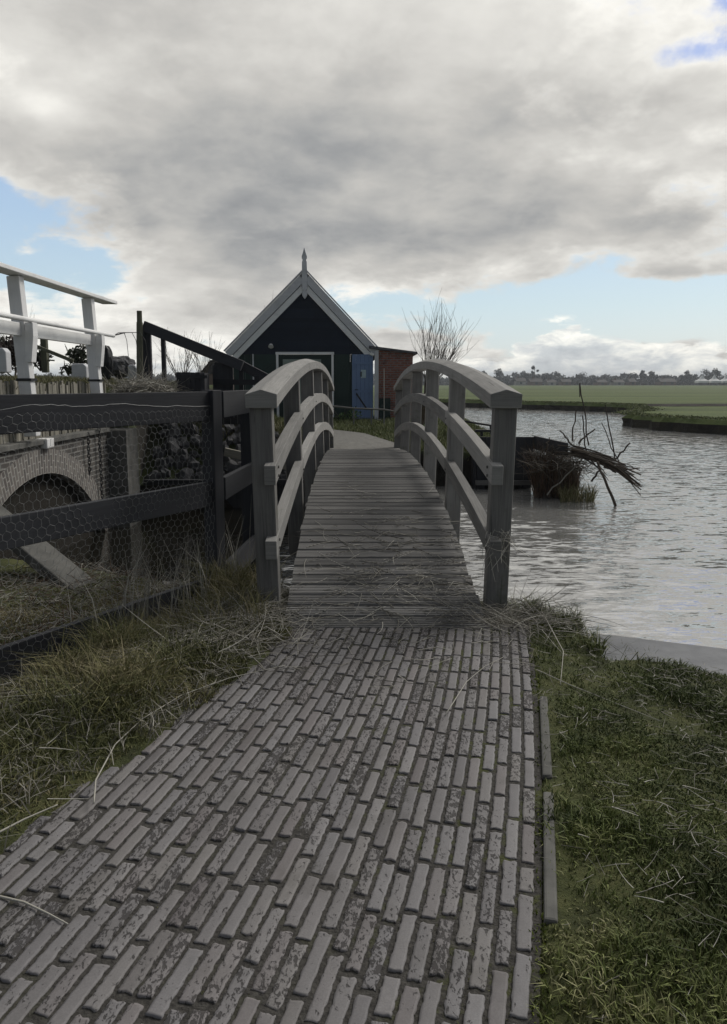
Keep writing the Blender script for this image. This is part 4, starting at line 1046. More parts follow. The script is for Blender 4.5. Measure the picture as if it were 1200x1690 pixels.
mb = MB(); mb.tube([at(634, 700, 24.2), at(634, 608, 24.5)], .018, .014, 8); tag(mb.build('bamboo_pole', M['straw'], None), 'thin pale pole leaning upright against the brick annex wall', 'pole')

# low bar fence in front of the shed
lf = thing('low_bar_fence', 'low round bar on thin stakes in front of the blue door', 'fence', at(600, 700, 22.2))
mb = MB(); mb.tube([at(545, 670, 22.2), at(584, 674, 22.2), at(612, 675, 22.2), at(634, 676, 22.2), at(652, 679, 22.2)], .028, .025, 8); mb.build('bar', M['wood'], lf)
for u, v in ((584, 703), (613, 703), (634, 706), (548, 700)):
    mb = MB(); mb.quadbox((at(u, 675, 22.25)+at(u, v, 22.25))/2, (.045, .045, abs(at(u, 675, 22.25).z-at(u, v, 22.25).z)), 'Z'); mb.build('stake', M['wood'], lf)
mb = MB()
lump('stone', 'small pale stone in the grass in front of the brick annex', 'stone', at(626, 706, 21.8), (.06, .05, .04), 'concrete', 4, 2)
lump('stone', 'pale stone beside the green hatch of the brick annex', 'stone', at(626, 695, 23.8), (.08, .05, .06), 'concrete', 8, 2)

# ------------------------------------------------------------------ landing stage right of the bridge
stg = thing('landing_stage', 'black timber landing stage over the water at the right of the footbridge', 'jetty', (2.8, 15.1, WZ))
sx0, sx1, sy0 = 2.25, 3.38, 15.0; zt = .44; zb = -.50
mb = MB(); x = sx0
while x < sx1-.02:
    w_ = .188; mb.quadbox((x+w_/2, sy0, (zt+zb)/2), (w_-.008, .05, zt-zb), 'Z'); x += w_
mb.build('front_boards', M['stage'], stg, bevel=.004)
mb = MB(); y = sy0+.1
while y < 19.5: mb.quadbox((sx0-.03, y, (zt+zb)/2-.05), (.05, .19, zt-zb+.1), 'Z'); y += .2
mb.build('side_boards', M['stage'], stg)
mb = MB(); y = sy0-.01
mb.quadbox(((sx0+sx1)/2, sy0+2.3, zt-.38), (sx1-sx0+.08, 4.6, .05), 'Y'); mb.build('deck', M['black'], stg, bevel=.006)
mb = MB(); mb.quadbox(((sx0+sx1)/2, sy0-.05, zb+.03), (sx1-sx0+.04, .08, .09), 'X'); mb.build('bottom_beam', M['wood'], stg, bevel=.006)
for x in (sx0+.1, sx1-.1):
    mb = MB(); mb.quadbox((x, sy0+.12, -.6), (.16, .16, 1.6), 'Z'); mb.build('pile', M['stage'], stg)
mb = MB(); mb.beam((sx1+.02, 15.0, .33), (sx1+.28, 13.6, .30), .05, .26); mb.build('side_plank', M['stage'], stg)
hr = thing('iron_handrail', 'thin black iron bar rail on the landing stage behind the bridge railing', 'rail', at(790, 705, 17))
mb = MB(); mb.tube([at(765, 695, 17), at(814, 703, 16.8)], .022, .022, 6); mb.build('bar', M['metal'], hr)
mb = MB(); mb.tube([at(810, 703, 16.8), at(810, 716, 16.8)], .025, .025, 6); mb.build('leg', M['metal'], hr)
mb = MB(); mb.quadbox(at(800, 711, 16.6), (.42, .12, .05), 'X'); mb.quadbox(at(795, 716, 16.6), (.05, .10, .10), 'Z'); mb.quadbox(at(812, 716, 16.6), (.05, .10, .10), 'Z'); mb.build('cleat', M['metal'], hr)

# ------------------------------------------------------------------ brush bundle, stakes and reeds in the water
RYD = 13.6
bb = thing('brushwood_bundle', 'long tied bundle of brushwood sticking out over the water from the reeds', 'brushwood', at(960, 760, RYD))
def stick(u0, v0, Y0, u1, v1, Y1, r0, r1=None, segs=5, wob=.01):
    a, b = at(u0, v0, Y0), at(u1, v1, Y1); pts = []
    for i in range(segs+1):
        t = i/segs; p = a+(b-a)*t
        if 0 < i < segs: p = p+Vector((random.gauss(0, wob), random.gauss(0, wob), random.gauss(0, wob)))
        pts.append(p)
    return pts
for k in range(62):
    t0 = random.uniform(0, .62); L = random.uniform(.3, .62); t1 = min(1.02, t0+L)
    sd_ = random.gauss(0, .4)
    def mid(t): return Vector((915+140*t, 742+(48*t*t+4*t), 0))
    pts = []
    oy = random.gauss(0, 5.8*(1-.5*t0)); od = random.gauss(0, .10); fan = random.gauss(0, 10)
    for i in range(6):
        t = t0+(t1-t0)*i/5; m_ = mid(t); pts.append(at(m_.x, m_.y+oy*(1-.3*t)+fan*(i/5)**2, RYD-.5*t+od)+Vector((random.gauss(0, .008), 0, random.gauss(0, .006))))
    mb = MB(); mb.tube(pts, random.uniform(.009, .024), random.uniform(.005, .014), 5); mb.build('stick', M['stem'], bb)
stakes = [
    (868+87, 820, 915+40, 640-2, .014, 'tall thin stake standing left of centre in the brushwood, highest of all'),
    (1016, 835, 986, 762, .026, 'dark thick stake slanting down into the water at the front of the brushwood'),
    (960, 838, 972, 818, .018, 'short kinked stake end just above the water under the reeds'),
    (945, 728, 951, 676, .014, 'upright grey stick standing at the top of the brushwood near the landing stage'),
    (945, 735, 924, 711, .016, 'short stick leaning left at the top of the reed clump'),
    (968, 745, 961, 685, .013, 'thin upright stick just left of the tallest stake in the brushwood'),
    (955, 732, 982, 708, .018, 'short stick leaning right through the top of the brushwood'),
    (1015, 758, 999, 668, .013, 'slender stick standing right of the tallest stake over the bundle'),
    (1022, 762, 993, 698, .010, 'thin bent stick leaning left over the right part of the bundle'),
    (1012, 760, 1040, 731, .018, 'short stick leaning right at the outer part of the brushwood bundle'),
    (976, 795, 993, 772, .020, 'dark prop under the middle of the brushwood bundle'),
    (902, 745, 907, 722, .018, 'pale grey stake at the corner of the landing stage in the reeds'),
    (903, 817, 955, 762, .014, 'long pale stick leaning across the front of the reed clump'),
    (970, 745, 1000, 782, .013, 'pale peeled stick lying down across the middle of the bundle'),
]
stakes[0] = (972, 735, 957, 632, .013, stakes[0][5])
for i, (u0, v0, u1, v1, r_, lb) in enumerate(stakes):
    mb = MB(); Yq = RYD-.15 if i in (1, 12, 13, 10) else RYD+random.uniform(-.1, .1)
    if i == 1: Yq = 12.85
    mb.tube(stick(u0, v0, Yq, u1, v1, Yq+.05, 0, wob=.012), r_, r_*.75, 6)
    tag(mb.build('stake', M['straw'] if i in (12, 13) else M['stem'], None), lb, 'stake', 'stakes stuck in the brushwood')
mb = MB(); mb.tube([gp(970, 800, WZ+.02)+Vector((0, 0, -.3)), at(969, 778, 12.4)], .03, .03, 6)
# reeds clump: brown hanging reed on the water side
n = 2600; uu = rng.uniform(884, 958, n); YY = rng.uniform(13.7, 15.0, n)
x = (uu-600)/F*YY*1.0; zb_ = rng.uniform(-.62, -.4, n); y = YY
blen = rng.uniform(.35, .95, n)*np.interp(uu, [884, 910, 935, 958], [1.0, 1.0, .75, .45])
cl = blades('reed_clump', x, y, zb_, blen, rng.uniform(.008, .018, n), rng.uniform(.05, .5, n), M['strawd'])
tag(cl, 'brown clump of dead reed and roots growing beside the landing stage', 'reeds', kind='stuff')
n = 500; uu = rng.uniform(930, 985, n); YY = rng.uniform(13.2, 13.9, n)
cl = blades('reed_fringe', (uu-600)/F*YY, YY, np.full(n, -.62), rng.uniform(.1, .42, n), rng.uniform(.006, .014, n), rng.uniform(.2, .9, n), M['rough'])
tag(cl, 'short greenish reed tips in the water under the brushwood', 'reeds', kind='stuff')
P = np.stack([rng.uniform(3.1, 4.1, 380), rng.uniform(13.3, 14.2, 380), rng.uniform(-.1, .25, 380)], -1); D = rng.normal(size=(380, 3)); D[:, 2] *= .5; D /= np.linalg.norm(D, axis=1, keepdims=True)
cl = strands('twig_tangle', P, D, rng.uniform(.15, .6, 380), rng.uniform(.010, .018, 380), rng.uniform(.05, .5, 380), M['twig'])
tag(cl, 'tangle of fine dark twigs over the reed clump', 'twigs', kind='stuff')
# thin upright reeds in the water beyond
n = 60; x = rng.uniform(3.9, 4.6, n); y = rng.uniform(16, 18, n)
tag(blades('thin_reeds', x, y, np.full(n, -.6), rng.uniform(.5, 1.0, n), np.full(n, .008), rng.uniform(0, .25, n), M['straw']), 'sparse thin reeds standing in the river behind the landing stage', 'reeds', kind='stuff')

# concrete retaining edge at the right
mb = MB()
c0 = [(1.44, 4.86), (1.64, 4.80), (2.3, 4.53), (4.2, 3.86), (9.5, 1.9)]
sec = [(-.24, -.9), (.06, -.9), (.06, -.10), (-.24, -.10)]
mb.sweep([(x_, y_-.02, 0) for x_, y_ in c0], [(.03, -.95), (.55, -.95), (.55, -.125), (.03, -.125)]); 
tag(mb.build('retaining_edge', M['concrete'], None, bevel=.012), 'smooth grey concrete edge of the river bank at the right', 'retaining wall')
# kerb blocks beside the path
def kerb(label, a, b, z):
    a = (a[0]-.022, a[1]); b = (b[0]-.022, b[1])
    mb = MB(); mb.beam((*a, z+.004), (*b, z+.004), .038, .09); tag(mb.build('kerb_block', M['concrete_d'], None, bevel=.008), label, 'kerb')
kerb('narrow concrete kerb block sunk in the right verge, the one nearer the footbridge', (.885, 3.46), (.725, 2.72), -.034)
kerb('narrow concrete kerb block sunk in the right verge, the one nearer the viewer', (.700, 2.60), (.545, 1.93), -.032)

# ------------------------------------------------------------------ willow, bushes, trees
def bare_tree(name, label, base, H, r, n, depth=3, group=None, spread=.45, lean=(0, 0), trunk=0, tr=.1):
    t = thing(name, label, 'tree' if 'tree' in name or 'willow' in name else 'bush', base, group)
    mb = MB(); b0 = Vector(base); p = b0
    if trunk:
        p = b0+Vector((lean[0]*.1, 0, trunk)); mb.tube([b0, b0+Vector((.02, 0, trunk*.5)), p], tr, tr*.85, 9)
        mb.build('trunk', M['bark'], t); mb = MB()
    for k in range(n):
        a = random.random()*6.28; d = Vector((math.cos(a)*spread+lean[0], math.sin(a)*spread+lean[1], 1))
        branches(mb, p, d, H*random.uniform(.55, .8), r, depth, .38, .5, 3, 3)
    mb.build('branches', M['twig'], t); return t
wb = at(697, 695, 22); wb.z = .2
bare_tree('pollard_willow', 'bare pollard willow with thin upright branches right of the brick annex', wb, 1.75, .013, 28, 2, None, .46, (.52, 0), 1.0, .13)
bare_tree('bare_bush', 'bare twiggy bush behind the sloping black railing', at(335, 640, 19), .95, .011, 8, 2, None, .35)
bare_tree('bare_bush', 'bare twiggy bush seen between the two upright black posts', at(300, 640, 17), .95, .010, 9, 2, None, .4)
bare_tree('bare_bush', 'bare bush at the left edge behind the dark shrub', at(18, 605, 19), 1.0, .011, 8, 2, None, .5)
bare_tree('bare_tree', 'slender bare treetop showing behind the left roof slope of the shed', Vector((-5.0, 36, .3)), 3.7, .025, 4, 2, None, .25)
bare_tree('bare_bush', 'bare twigs rising behind the flat roof of the brick annex', Vector((1.0, 29, .3)), 1.9, .012, 4, 2, None, .2)
def bush(name, label, c, r, m='leafd', size=.05, per=2600, n=7):
    t = thing(name, label, 'bush', (c.x, c.y, c.z-r))
    cs = []; rs = []
    for k in range(n): cs.append((c.x+random.gauss(0, r*.45), c.y+random.gauss(0, r*.4), c.z+random.gauss(0, r*.30))); rs.append(r*random.uniform(.35, .7))
    leaf_cloud('foliage', cs, rs, per/n*7/max(.05, 1), size, M[m], t)
    mb = MB()
    for k in range(5): branches(mb, (c.x, c.y, c.z-r), (random.gauss(0, .5), random.gauss(0, .5), 1), r*1.4, .02, 1, .4, .3)
    mb.build('stem', M['twig'], t)
bush('shrub', 'dark reddish evergreen shrub behind the first white railing post', at(22, 590, 18), .50, 'leafr', .05)
bush('shrub', 'tall dark evergreen shrub at the left edge of the dike', at(5, 572, 20), .34, 'leafd', .05)
bush('shrub', 'dark green evergreen shrub behind the pale rounded block', at(133, 590, 17), .30, 'leafd', .045)
bush('shrub', 'small dark shrub beside the post with the slanting beam', at(66, 592, 16.6), .26, 'leafd', .045)
bush('shrub', 'low dark shrub below the slanting beam', at(112, 608, 17.5), .16, 'leafd', .04)
bush('shrub', 'bright green weeds growing on the channel bank left of the footbridge', at(386, 712, 14.6), .34, 'leafg', .04, 2200)
bush('shrub', 'green weeds growing at the foot of the shed wall', at(566, 690, 23.8), .32, 'leafg', .045, 1800)
bush('shrub', 'low weeds beside the far end of the footbridge on the right', at(700, 715, 17.2), .22, 'leafg', .04, 1600)

x, y = COAST
tag(blades('waterside_grass', x, y, rng.uniform(-.03, .04, len(x)), rng.uniform(.04, .11, len(x)), rng.uniform(.03, .06, len(x)), rng.uniform(.4, 1.4, len(x)), M['lawn'], rng.uniform(0, .7, len(x))), 'ragged grass hanging over the far edge of the river', 'grass', kind='stuff')
# grass fringe on dike and far bank
def scatter(n, x0, x1, y0, y1, hf, keep=None):
    x = rng.uniform(x0, x1, n); y = rng.uniform(y0, y1, n)
    if keep is not None: k = keep(x, y); x, y = x[k], y[k]
    return x, y, hf(x, y)
x, y, z = scatter(26000, -7, -3.80, 7.2, 18, dike_h)
tag(blades('dike_grass', x, y, z-.01, rng.uniform(.05, .17, len(x)), rng.uniform(.006, .012, len(x)), rng.uniform(.2, 1, len(x)), M['rough']), 'short rough grass on top of the dike', 'grass', kind='stuff')
def keepfar(x, y):
    inb = np.zeros(len(x), bool); pl_ = np.concatenate([LA, LB[::-1]])
    for i in range(len(pl_)):
        x1_, y1_ = pl_[i]; x2_, y2_ = pl_[i-1]; c = ((y1_ > y) != (y2_ > y)) & (x < (x2_-x1_)*(y-y1_)/(y2_-y1_+1e-9)+x1_); inb ^= c
    return ~inb
x, y, z = scatter(42000, -4, 3.3, 14.8, 25, bank_h, keepfar); k = z > -.1; x, y, z = x[k], y[k], z[k]
tag(blades('bank_grass', x, y, z-.01, rng.uniform(.05, .17, len(x)), rng.uniform(.008, .016, len(x)), rng.uniform(.2, 1, len(x)), M['lawn']), 'green grass between the far path and the shed', 'grass', kind='stuff')
x, y, z = scatter(9000, -3.6, -1.0, 13.6, 17, bank_h)
tag(blades('bank_weeds', x, y, z-.01, rng.uniform(.06, .25, len(x)), rng.uniform(.008, .02, len(x)), rng.uniform(.3, 1, len(x)), M['rough']), 'rough weeds above the riprap slope', 'weeds', kind='stuff')
# pile of cut reed on the dike
n = 900; cxp = rng.uniform(188, 288, n); Yp = rng.uniform(11.4, 12.4, n); P = np.array([tuple(at(a, 648-22*math.sin((a-180)/115*math.pi)*random.uniform(.1, 1.0), b)) for a, b in zip(cxp, Yp)])
D = rng.normal(size=(n, 3)); D[:, 2] *= .45; D /= np.linalg.norm(D, axis=1, keepdims=True)
tag(strands('reed_pile', P, D, rng.uniform(.12, .45, n), rng.uniform(.008, .016, n), rng.uniform(.0, .3, n), M['straw']), 'heap of cut pale reed on the dike left of the plank box', 'reed heap', kind='stuff')
lump('soil_mound', 'dark mound of earth under the heap of cut reed', 'mound', at(240, 655, 12.2), (.62, .45, .16), 'soil', 6, 3)

# ------------------------------------------------------------------ near grass
def on_bank(x, y): return y < np.interp(x, BX, BY)+.02
def right_keep(x, y): return (x > path_r(y)+.025) & on_bank(x, y) & ~((x > 1.42) & (y > np.interp(x, BX, BY)-.68))
def dens(x, y, s=3.0, lo=.35, hi=.6): return rng.random(len(x)) < sst(fbm(x, y, s), lo, hi)*.8+.2
x, y, z = scatter(230000, .35, 3.2, 1.0, 5.3, near_h, right_keep); k = dens(x, y); x, y, z = x[k], y[k], z[k]
kk = (rng.random(len(x)) < .22) | ~((np.abs(x-np.interp(y, [1.93, 2.6, 2.72, 3.46], [.545, .70, .725, .885])) < .032) & (y > 1.93) & (y < 3.46)); x, y, z = x[kk], y[kk], z[kk]
f = fbm(x, y, 2.3); tn = np.clip(.15+.55*rng.random(len(x))+(.5-f)*2.0+(fbm(x+7, y+2, 6)-.5)*.8, 0, 1)
hh = rng.uniform(.010, .036, len(x))*(.7+.9*sst(fbm(x+9, y, 4), .4, .7))
edge = sst(y, np.interp(x, BX, BY)-.55, np.interp(x, BX, BY)-.1)*(x > .9); hh = hh*(1+1.6*edge)
tag(blades('lawn', x, y, z-.004, hh, rng.uniform(.0035, .0065, len(x)), rng.uniform(.2, 1.3, len(x)), M['lawn'], tn), 'short mossy grass on the right verge', 'grass', kind='stuff')
# long tufts on the edge of the right bank
x, y, z = scatter(16000, .82, 1.75, 4.0, 5.2, near_h, lambda a, b: on_bank(a, b) & (b > np.interp(a, BX, BY)-.28) & (a > .97)); k = dens(x, y, 6, .45, .6)
x, y, z = x[k], y[k], z[k]
tag(blades('bank_edge_grass', x, y, z-.01, rng.uniform(.05, .15, len(x)), rng.uniform(.003, .006, len(x)), rng.uniform(.3, 1.3, len(x)), M['lawn']), 'longer green tufts along the edge of the right bank', 'grass', kind='stuff')
# left verge: longer
def left_keep(x, y): return (x < path_l(y)-.0+(fbm(x, y, 6)-.5)*.12) & on_bank(x, y) & (x > fence_x(y)-1.6)
x, y, z = scatter(170000, -3.6, -.35, 1.2, 6.6, near_h, left_keep); k = dens(x, y, 2.6, .3, .6); x, y, z = x[k], y[k], z[k]
df = x-fence_x(y); dp_ = path_l(y)-x
hh = rng.uniform(.03, .09, len(x))*(.6+1.8*sst(dp_, .05, .5)*(df > -.1))
hh = hh*(.6+1.0*sst(fbm(x+3, y+5, 2.3), .35, .65)); hh = np.where((np.abs(df) < .36) & (y < 5.0), np.minimum(hh, .028+.07*sst(y, 4.3, 5.0)), hh); f = fbm(x, y, 1.9); tn = np.clip(.1+.6*rng.random(len(x))+(f-.45)*1.1, 0, 1)
tag(blades('rough_grass', x, y, z-.006, hh, rng.uniform(.003, .006, len(x)), rng.uniform(.3, 1.4, len(x)), M['rough'], tn), 'rough green and brown grass on the left verge', 'grass', kind='stuff')
x, y, z = scatter(5000, -1.75, -.6, 4.3, 5.5, near_h, lambda a, b: (a < path_l(b)-.05) & (a > fence_x(b)-.15)); k = dens(x, y, 3, .5, .62); x, y, z = x[k], y[k], z[k]
tag(blades('long_grass', x, y, z-.006, rng.uniform(.12, .30, len(x)), rng.uniform(.003, .005, len(x)), rng.uniform(.15, .9, len(x)), M['rough'], rng.uniform(.35, 1, len(x))), 'long pale grass growing through the wire fence', 'grass', kind='stuff')
n = 120; yy = rng.uniform(4.3, 5.5, n); xx = fence_x(yy)+rng.uniform(-.05, .28, n)
tag(blades('dry_stems', xx, yy, near_h(xx, yy), rng.uniform(.3, .72, n), rng.uniform(.004, .006, n), rng.uniform(.05, .55, n), M['straw'], rng.uniform(.3, 1, n)), 'tall dry stems standing against the wire fence', 'dry stems', kind='stuff')
n = 1500; x = rng.normal(1.48, .09, n); y = np.interp(x, BX, BY)-.58+rng.normal(0, .05, n)
tag(blades('edge_tufts', x, y, near_h(x, y)-.01, rng.uniform(.06, .16, n), rng.uniform(.004, .007, n), rng.uniform(.3, 1.3, n), M['lawn']), 'green tufts leaning over the left end of the concrete edge', 'grass', kind='stuff')
n = 700; x = rng.uniform(-2.0, -.5, n); y = rng.uniform(1.8, 5.2, n); k = (x < path_l(y)-.02) & (x > fence_x(y)+.25); x, y = x[k], y[k]
cx_ = rng.integers(0, len(x), 4200); bx_ = x[cx_]+rng.normal(0, .035, 4200); by_ = y[cx_]+rng.normal(0, .035, 4200)
tag(blades('dead_tufts', bx_, by_, near_h(bx_, by_)-.006, rng.uniform(.03, .13, 4200), rng.uniform(.003, .006, 4200), rng.uniform(.5, 1.5, 4200), M['straw'], rng.uniform(0, .55, 4200)), 'tufts of dead pale grass in the left verge', 'grass', kind='stuff')
# moss along the right path edge
x, y, z = scatter(16000, .4, 1.1, 1.2, 4.4, near_h, lambda a, b: (a > path_r(b)-.01) & (a < path_r(b)+.045)); k = dens(x, y, 4, .42, .58); x, y, z = x[k], y[k], z[k]
tag(blades('moss', x, y, np.full(len(x), -.006), rng.uniform(.006, .018, len(x)), rng.uniform(.004, .008, len(x)), rng.uniform(.3, 1.2, len(x)), M['moss']), 'yellow green moss along the right edge of the brick path', 'moss', kind='stuff')
# moss and grit in the joints of the right courses
x, y, z = scatter(60000, -.6, 1.0, 1.2, 4.5, near_h, lambda a, b: (a < path_r(b)) & (a > path_l(b)) & (rng.random(len(a)) < .15+.85*sst(a, path_r(b)-.5, path_r(b))))
sidx = (path_r(y)-x)/math.sqrt(1.05)/.0530; fr_ = sidx-np.floor(sidx); k = (np.minimum(fr_, 1-fr_) < .10) & (fbm(x, y, 4) > .47); x, y = x[k], y[k]
tag(blades('joint_moss', x, y, np.full(len(x), -.010), rng.uniform(.006, .014, len(x)), rng.uniform(.003, .006, len(x)), rng.uniform(.2, 1.0, len(x)), M['rough'], rng.uniform(0, .7, len(x))), 'moss growing in the joints of the brick path', 'moss', kind='stuff')

# straw litter
def litter(name, label, n, sampler, Lr=(.05, .25), wr_=(.0025, .005), zoff=.008, tilt=.12, mt='straw', curl=(.0, .35)):
    x, y, z = sampler(n); n = len(x)
    a = rng.random(n)*6.283; D = np.stack([np.cos(a), np.sin(a), rng.normal(0, tilt, n)], -1); D /= np.linalg.norm(D, axis=1, keepdims=True)
    P = np.stack([x, y, z+zoff+rng.random(n)*zoff], -1)
    return tag(strands(name, P, D, rng.uniform(*Lr, n), rng.uniform(*wr_, n), rng.uniform(*curl, n), M[mt]), label, 'straw', kind='stuff')
def deck_s(n):
    y = 4.52+rng.gamma(1.6, .55, n); y = y[y < 8]; x = np.clip(.30+rng.normal(0, .32, len(y)), -.42, .70); return x, y, np.array([deck_z(v) for v in y])
litter('deck_straw', 'loose dry straw lying on the footbridge deck', 420, deck_s, (.06, .42), (.0045, .008), .006, .03)
def corner_s(c, s, hf=near_h):
    def f(n):
        x = rng.normal(c[0], s[0], n); y = rng.normal(c[1], s[1], n); k = y < np.interp(x, BX, BY)+.10; x, y = x[k], y[k]; return x, y, np.maximum(near_h(x, y), -.3)+.02
    return f
litter('reed_litter', 'pile of dry reed litter at the right foot of the footbridge', 620, corner_s((.95, 4.70), (.22, .22)), (.08, .42), (.0035, .006), .02, .28)
litter('reed_litter', 'pile of dry reed litter at the left foot of the footbridge', 1300, corner_s((-.82, 4.62), (.26, .38)), (.06, .34), (.0035, .007), .02, .22)
litter('reed_litter', 'matted dead reed on the low bank behind the wire fence', 3200, lambda n: (lambda x, y: (x, y, np.maximum(near_h(x, y), -.5)))(*(lambda y: (fence_x(y)-rng.uniform(.1, 2.3, len(y)), y))(rng.uniform(3.4, 7.0, n))), (.05, .28), (.003, .007), .02, .22, 'straw', (.0, .8))
litter('brown_litter', 'dark brown dead plants on the low bank behind the wire fence', 3200, lambda n: (lambda x, y: (x, y, np.maximum(near_h(x, y), -.5)))(*(lambda y: (fence_x(y)-rng.uniform(.1, 2.5, len(y)), y))(rng.uniform(3.4, 7.2, n))), (.04, .2), (.004, .009), .02, .4, 'strawd', (.0, .8))
litter('verge_straw', 'scattered straw on the left verge', 520, lambda n: (lambda t: (t[0][t[0] < path_l(t[1])], t[1][t[0] < path_l(t[1])], near_h(t[0][t[0] < path_l(t[1])], t[1][t[0] < path_l(t[1])])+.03))((rng.uniform(-2, -.4, n), rng.uniform(1.4, 5.2, n))), (.05, .24), (.0025, .0055), .02, .2)
def rv(n):
    x = rng.uniform(.5, 2.3, n); y = rng.uniform(1.2, 4.6, n); k = right_keep(x, y) & (rng.random(n) < .15+.85*sst(fbm(x, y, 2.2), .45, .62)); x, y = x[k], y[k]; return x, y, near_h(x, y)+.022
litter('verge_straw', 'scattered dead straw on the mossy right verge', 2600, rv, (.02, .09), (.002, .0042), .010, .12)
def ps(n):
    y = rng.uniform(3.2, 4.6, n); x = rng.uniform(-.5, 1.0, n); k = rng.random(n) < sst(y, 3.4, 4.5); return x[k], y[k], np.full(k.sum(), .0)
litter('path_straw', 'loose straw on the brick path near the footbridge', 190, ps, (.05, .32), (.003, .0055), .005, .03)

# single long straws one can point to
def straw_thing(label, pix, z, w=.005, arch=.0, m='straw'):
    P = [gp(u, v, z) for u, v in pix]
    Q = []
    for i in range(len(P)-1):
        for t in (0, .25, .5, .75): Q.append(P[i].lerp(P[i+1], t))
    Q.append(P[-1]); nq = len(Q)
    for i, q_ in enumerate(Q): q_.z += arch*math.sin(math.pi*i/(nq-1))
    mb = MB(); mb.tube(Q, w, w*.5, 6, .75); tag(mb.build('long_straw', M[m], None, smooth=True), label, 'straw')
straw_thing('long curved straw lying from the left verge across the edge of the brick path', [(155, 1325), (158, 1290), (190, 1232), (235, 1190), (300, 1150), (380, 1120), (470, 1098)], .030, .0032, .01)
straw_thing('short pale straw on the bricks at the bottom left of the path', [(-20, 1475), (40, 1489), (80, 1508), (112, 1525)], .008, .004)
straw_thing('broken bent reed stalk on the left verge', [(143, 1220), (152, 1175), (158, 1165)], .05, .003)
straw_thing('long pale straw in the left verge pointing at the bottom left corner', [(-10, 1378), (40, 1352), (95, 1328)], .04, .004)
straw_thing('thick pale stick lying on the right verge', [(1058, 1421), (1110, 1419), (1170, 1412)], -.01, .0065)
straw_thing('pale reed stalk on the right verge below the thick stick', [(1143, 1455), (1136, 1490), (1128, 1528)], -.03, .0045)
straw_thing('long thin straw running down from the bridge foot over the right verge', [(885, 1105), (940, 1130), (1010, 1158), (1090, 1190)], .01, .003)
straw_thing('thin straight straw in the middle of the right verge', [(990, 1293), (1060, 1318), (1135, 1350)], -.01, .0035)
straw_thing('short thick straw on the right verge near the bottom edge', [(940, 1490), (975, 1515), (1005, 1540)], -.01, .004)
straw_thing('wiry straw looped over the bricks in the middle of the path', [(735, 1180), (770, 1125), (800, 1100), (830, 1085)], .008, .0025)
straw_thing('forked straw at the right foot of the bridge', [(895, 1010), (930, 1075), (925, 1130)], .06, .003)

# straw wisp caught on the right handrail post
n = 42; P = np.array([tuple(at(random.uniform(800, 842), random.uniform(872, 905), 4.74)) for _ in range(n)])
D = np.stack([rng.uniform(-.6, 1, n), rng.uniform(-.6, .1, n), rng.uniform(-1.0, .1, n)], -1); D /= np.linalg.norm(D, axis=1, keepdims=True)
tag(strands('straw_wisp', P, D, rng.uniform(.05, .26, n), rng.uniform(.003, .006, n), rng.uniform(0, .5, n), M['straw']), 'wisp of dry reed caught where the low rail meets the right end post', 'straw', kind='stuff')

# ------------------------------------------------------------------ far tree line and houses
FY = 520
def far_x(u, Y=FY): return (u-600)/F*Y*1.009
cs = []; rs = []
for k in range(2600):
    Y = random.uniform(464, 560); x_ = random.uniform(far_x(-60), far_x(1500)); t = mn.noise(Vector((x_*.03, 0, 0)))
    h_ = 4.6+3.6*t+random.uniform(-1.5, 1.8)
    if Y < 480: h_ = 2.6+1.5*t
    cs.append((x_, Y, random.uniform(.8, max(2.2, h_)))); rs.append(random.uniform(1.4, 3.0))
fw = leaf_cloud('far_wood', cs, rs, -70, 1.0, M['farwood'], None, flat=.8)
tag(fw, 'dark line of bare trees and hedges along the horizon', 'trees', kind='stuff')
def far_tree(label, u, v_top, Y, wid, kind='round', group=None):
    base = Vector((far_x(u, Y), Y, 0)); top_ = at(u, v_top, Y).z
    t = thing('far_tree', label, 'tree', base, group); mb = MB(); mb.tube([base, base+Vector((0, 0, top_*.95))], .35, .10, 6); mb.build('trunk', M['bark'], t)
    cs = []; rs = []
    for k in range(12):
        z = top_*random.uniform(.35, .92); w_ = wid*(1-.55*(z/top_)) if kind != 'round' else wid*.6
        cs.append((base.x+random.gauss(0, w_*.5), Y+random.gauss(0, w_*.5), z)); rs.append(random.uniform(.5, 1.0)*wid*.42)
    leaf_cloud('crown', cs, rs, -110, .42, M['farwood'], t)
for (u, v, w_, kd, lb) in ((877, 603, 3, 'cone', 'slender far tree standing tallest just right of the bridge handrail'), (862, 612, 5, 'round', 'round far tree left of the slender tall one'),
        (955, 617, 6, 'round', 'broad dark far tree above the middle of the pasture horizon'), (1051, 611, 2.5, 'cone', 'narrow dark conifer on the horizon in the middle right'),
        (1066, 614, 4, 'round', 'round far tree just right of the narrow conifer'), (1124, 613, 4.5, 'cone', 'pointed far tree left of the white tents'),
        (1160, 611, 6, 'round', 'broad far tree behind the white tents'), (1172, 606, 3.5, 'cone', 'tall thin far tree above the white tents'), (1196, 609, 6, 'round', 'wide far tree at the right edge of the horizon'),
        (820, 610, 5, 'round', 'far tree above the curve of the right handrail'), (795, 613, 5, 'round', 'far tree left of the one above the handrail curve')):
    far_tree(lb, u, v, 480, w_, kd)
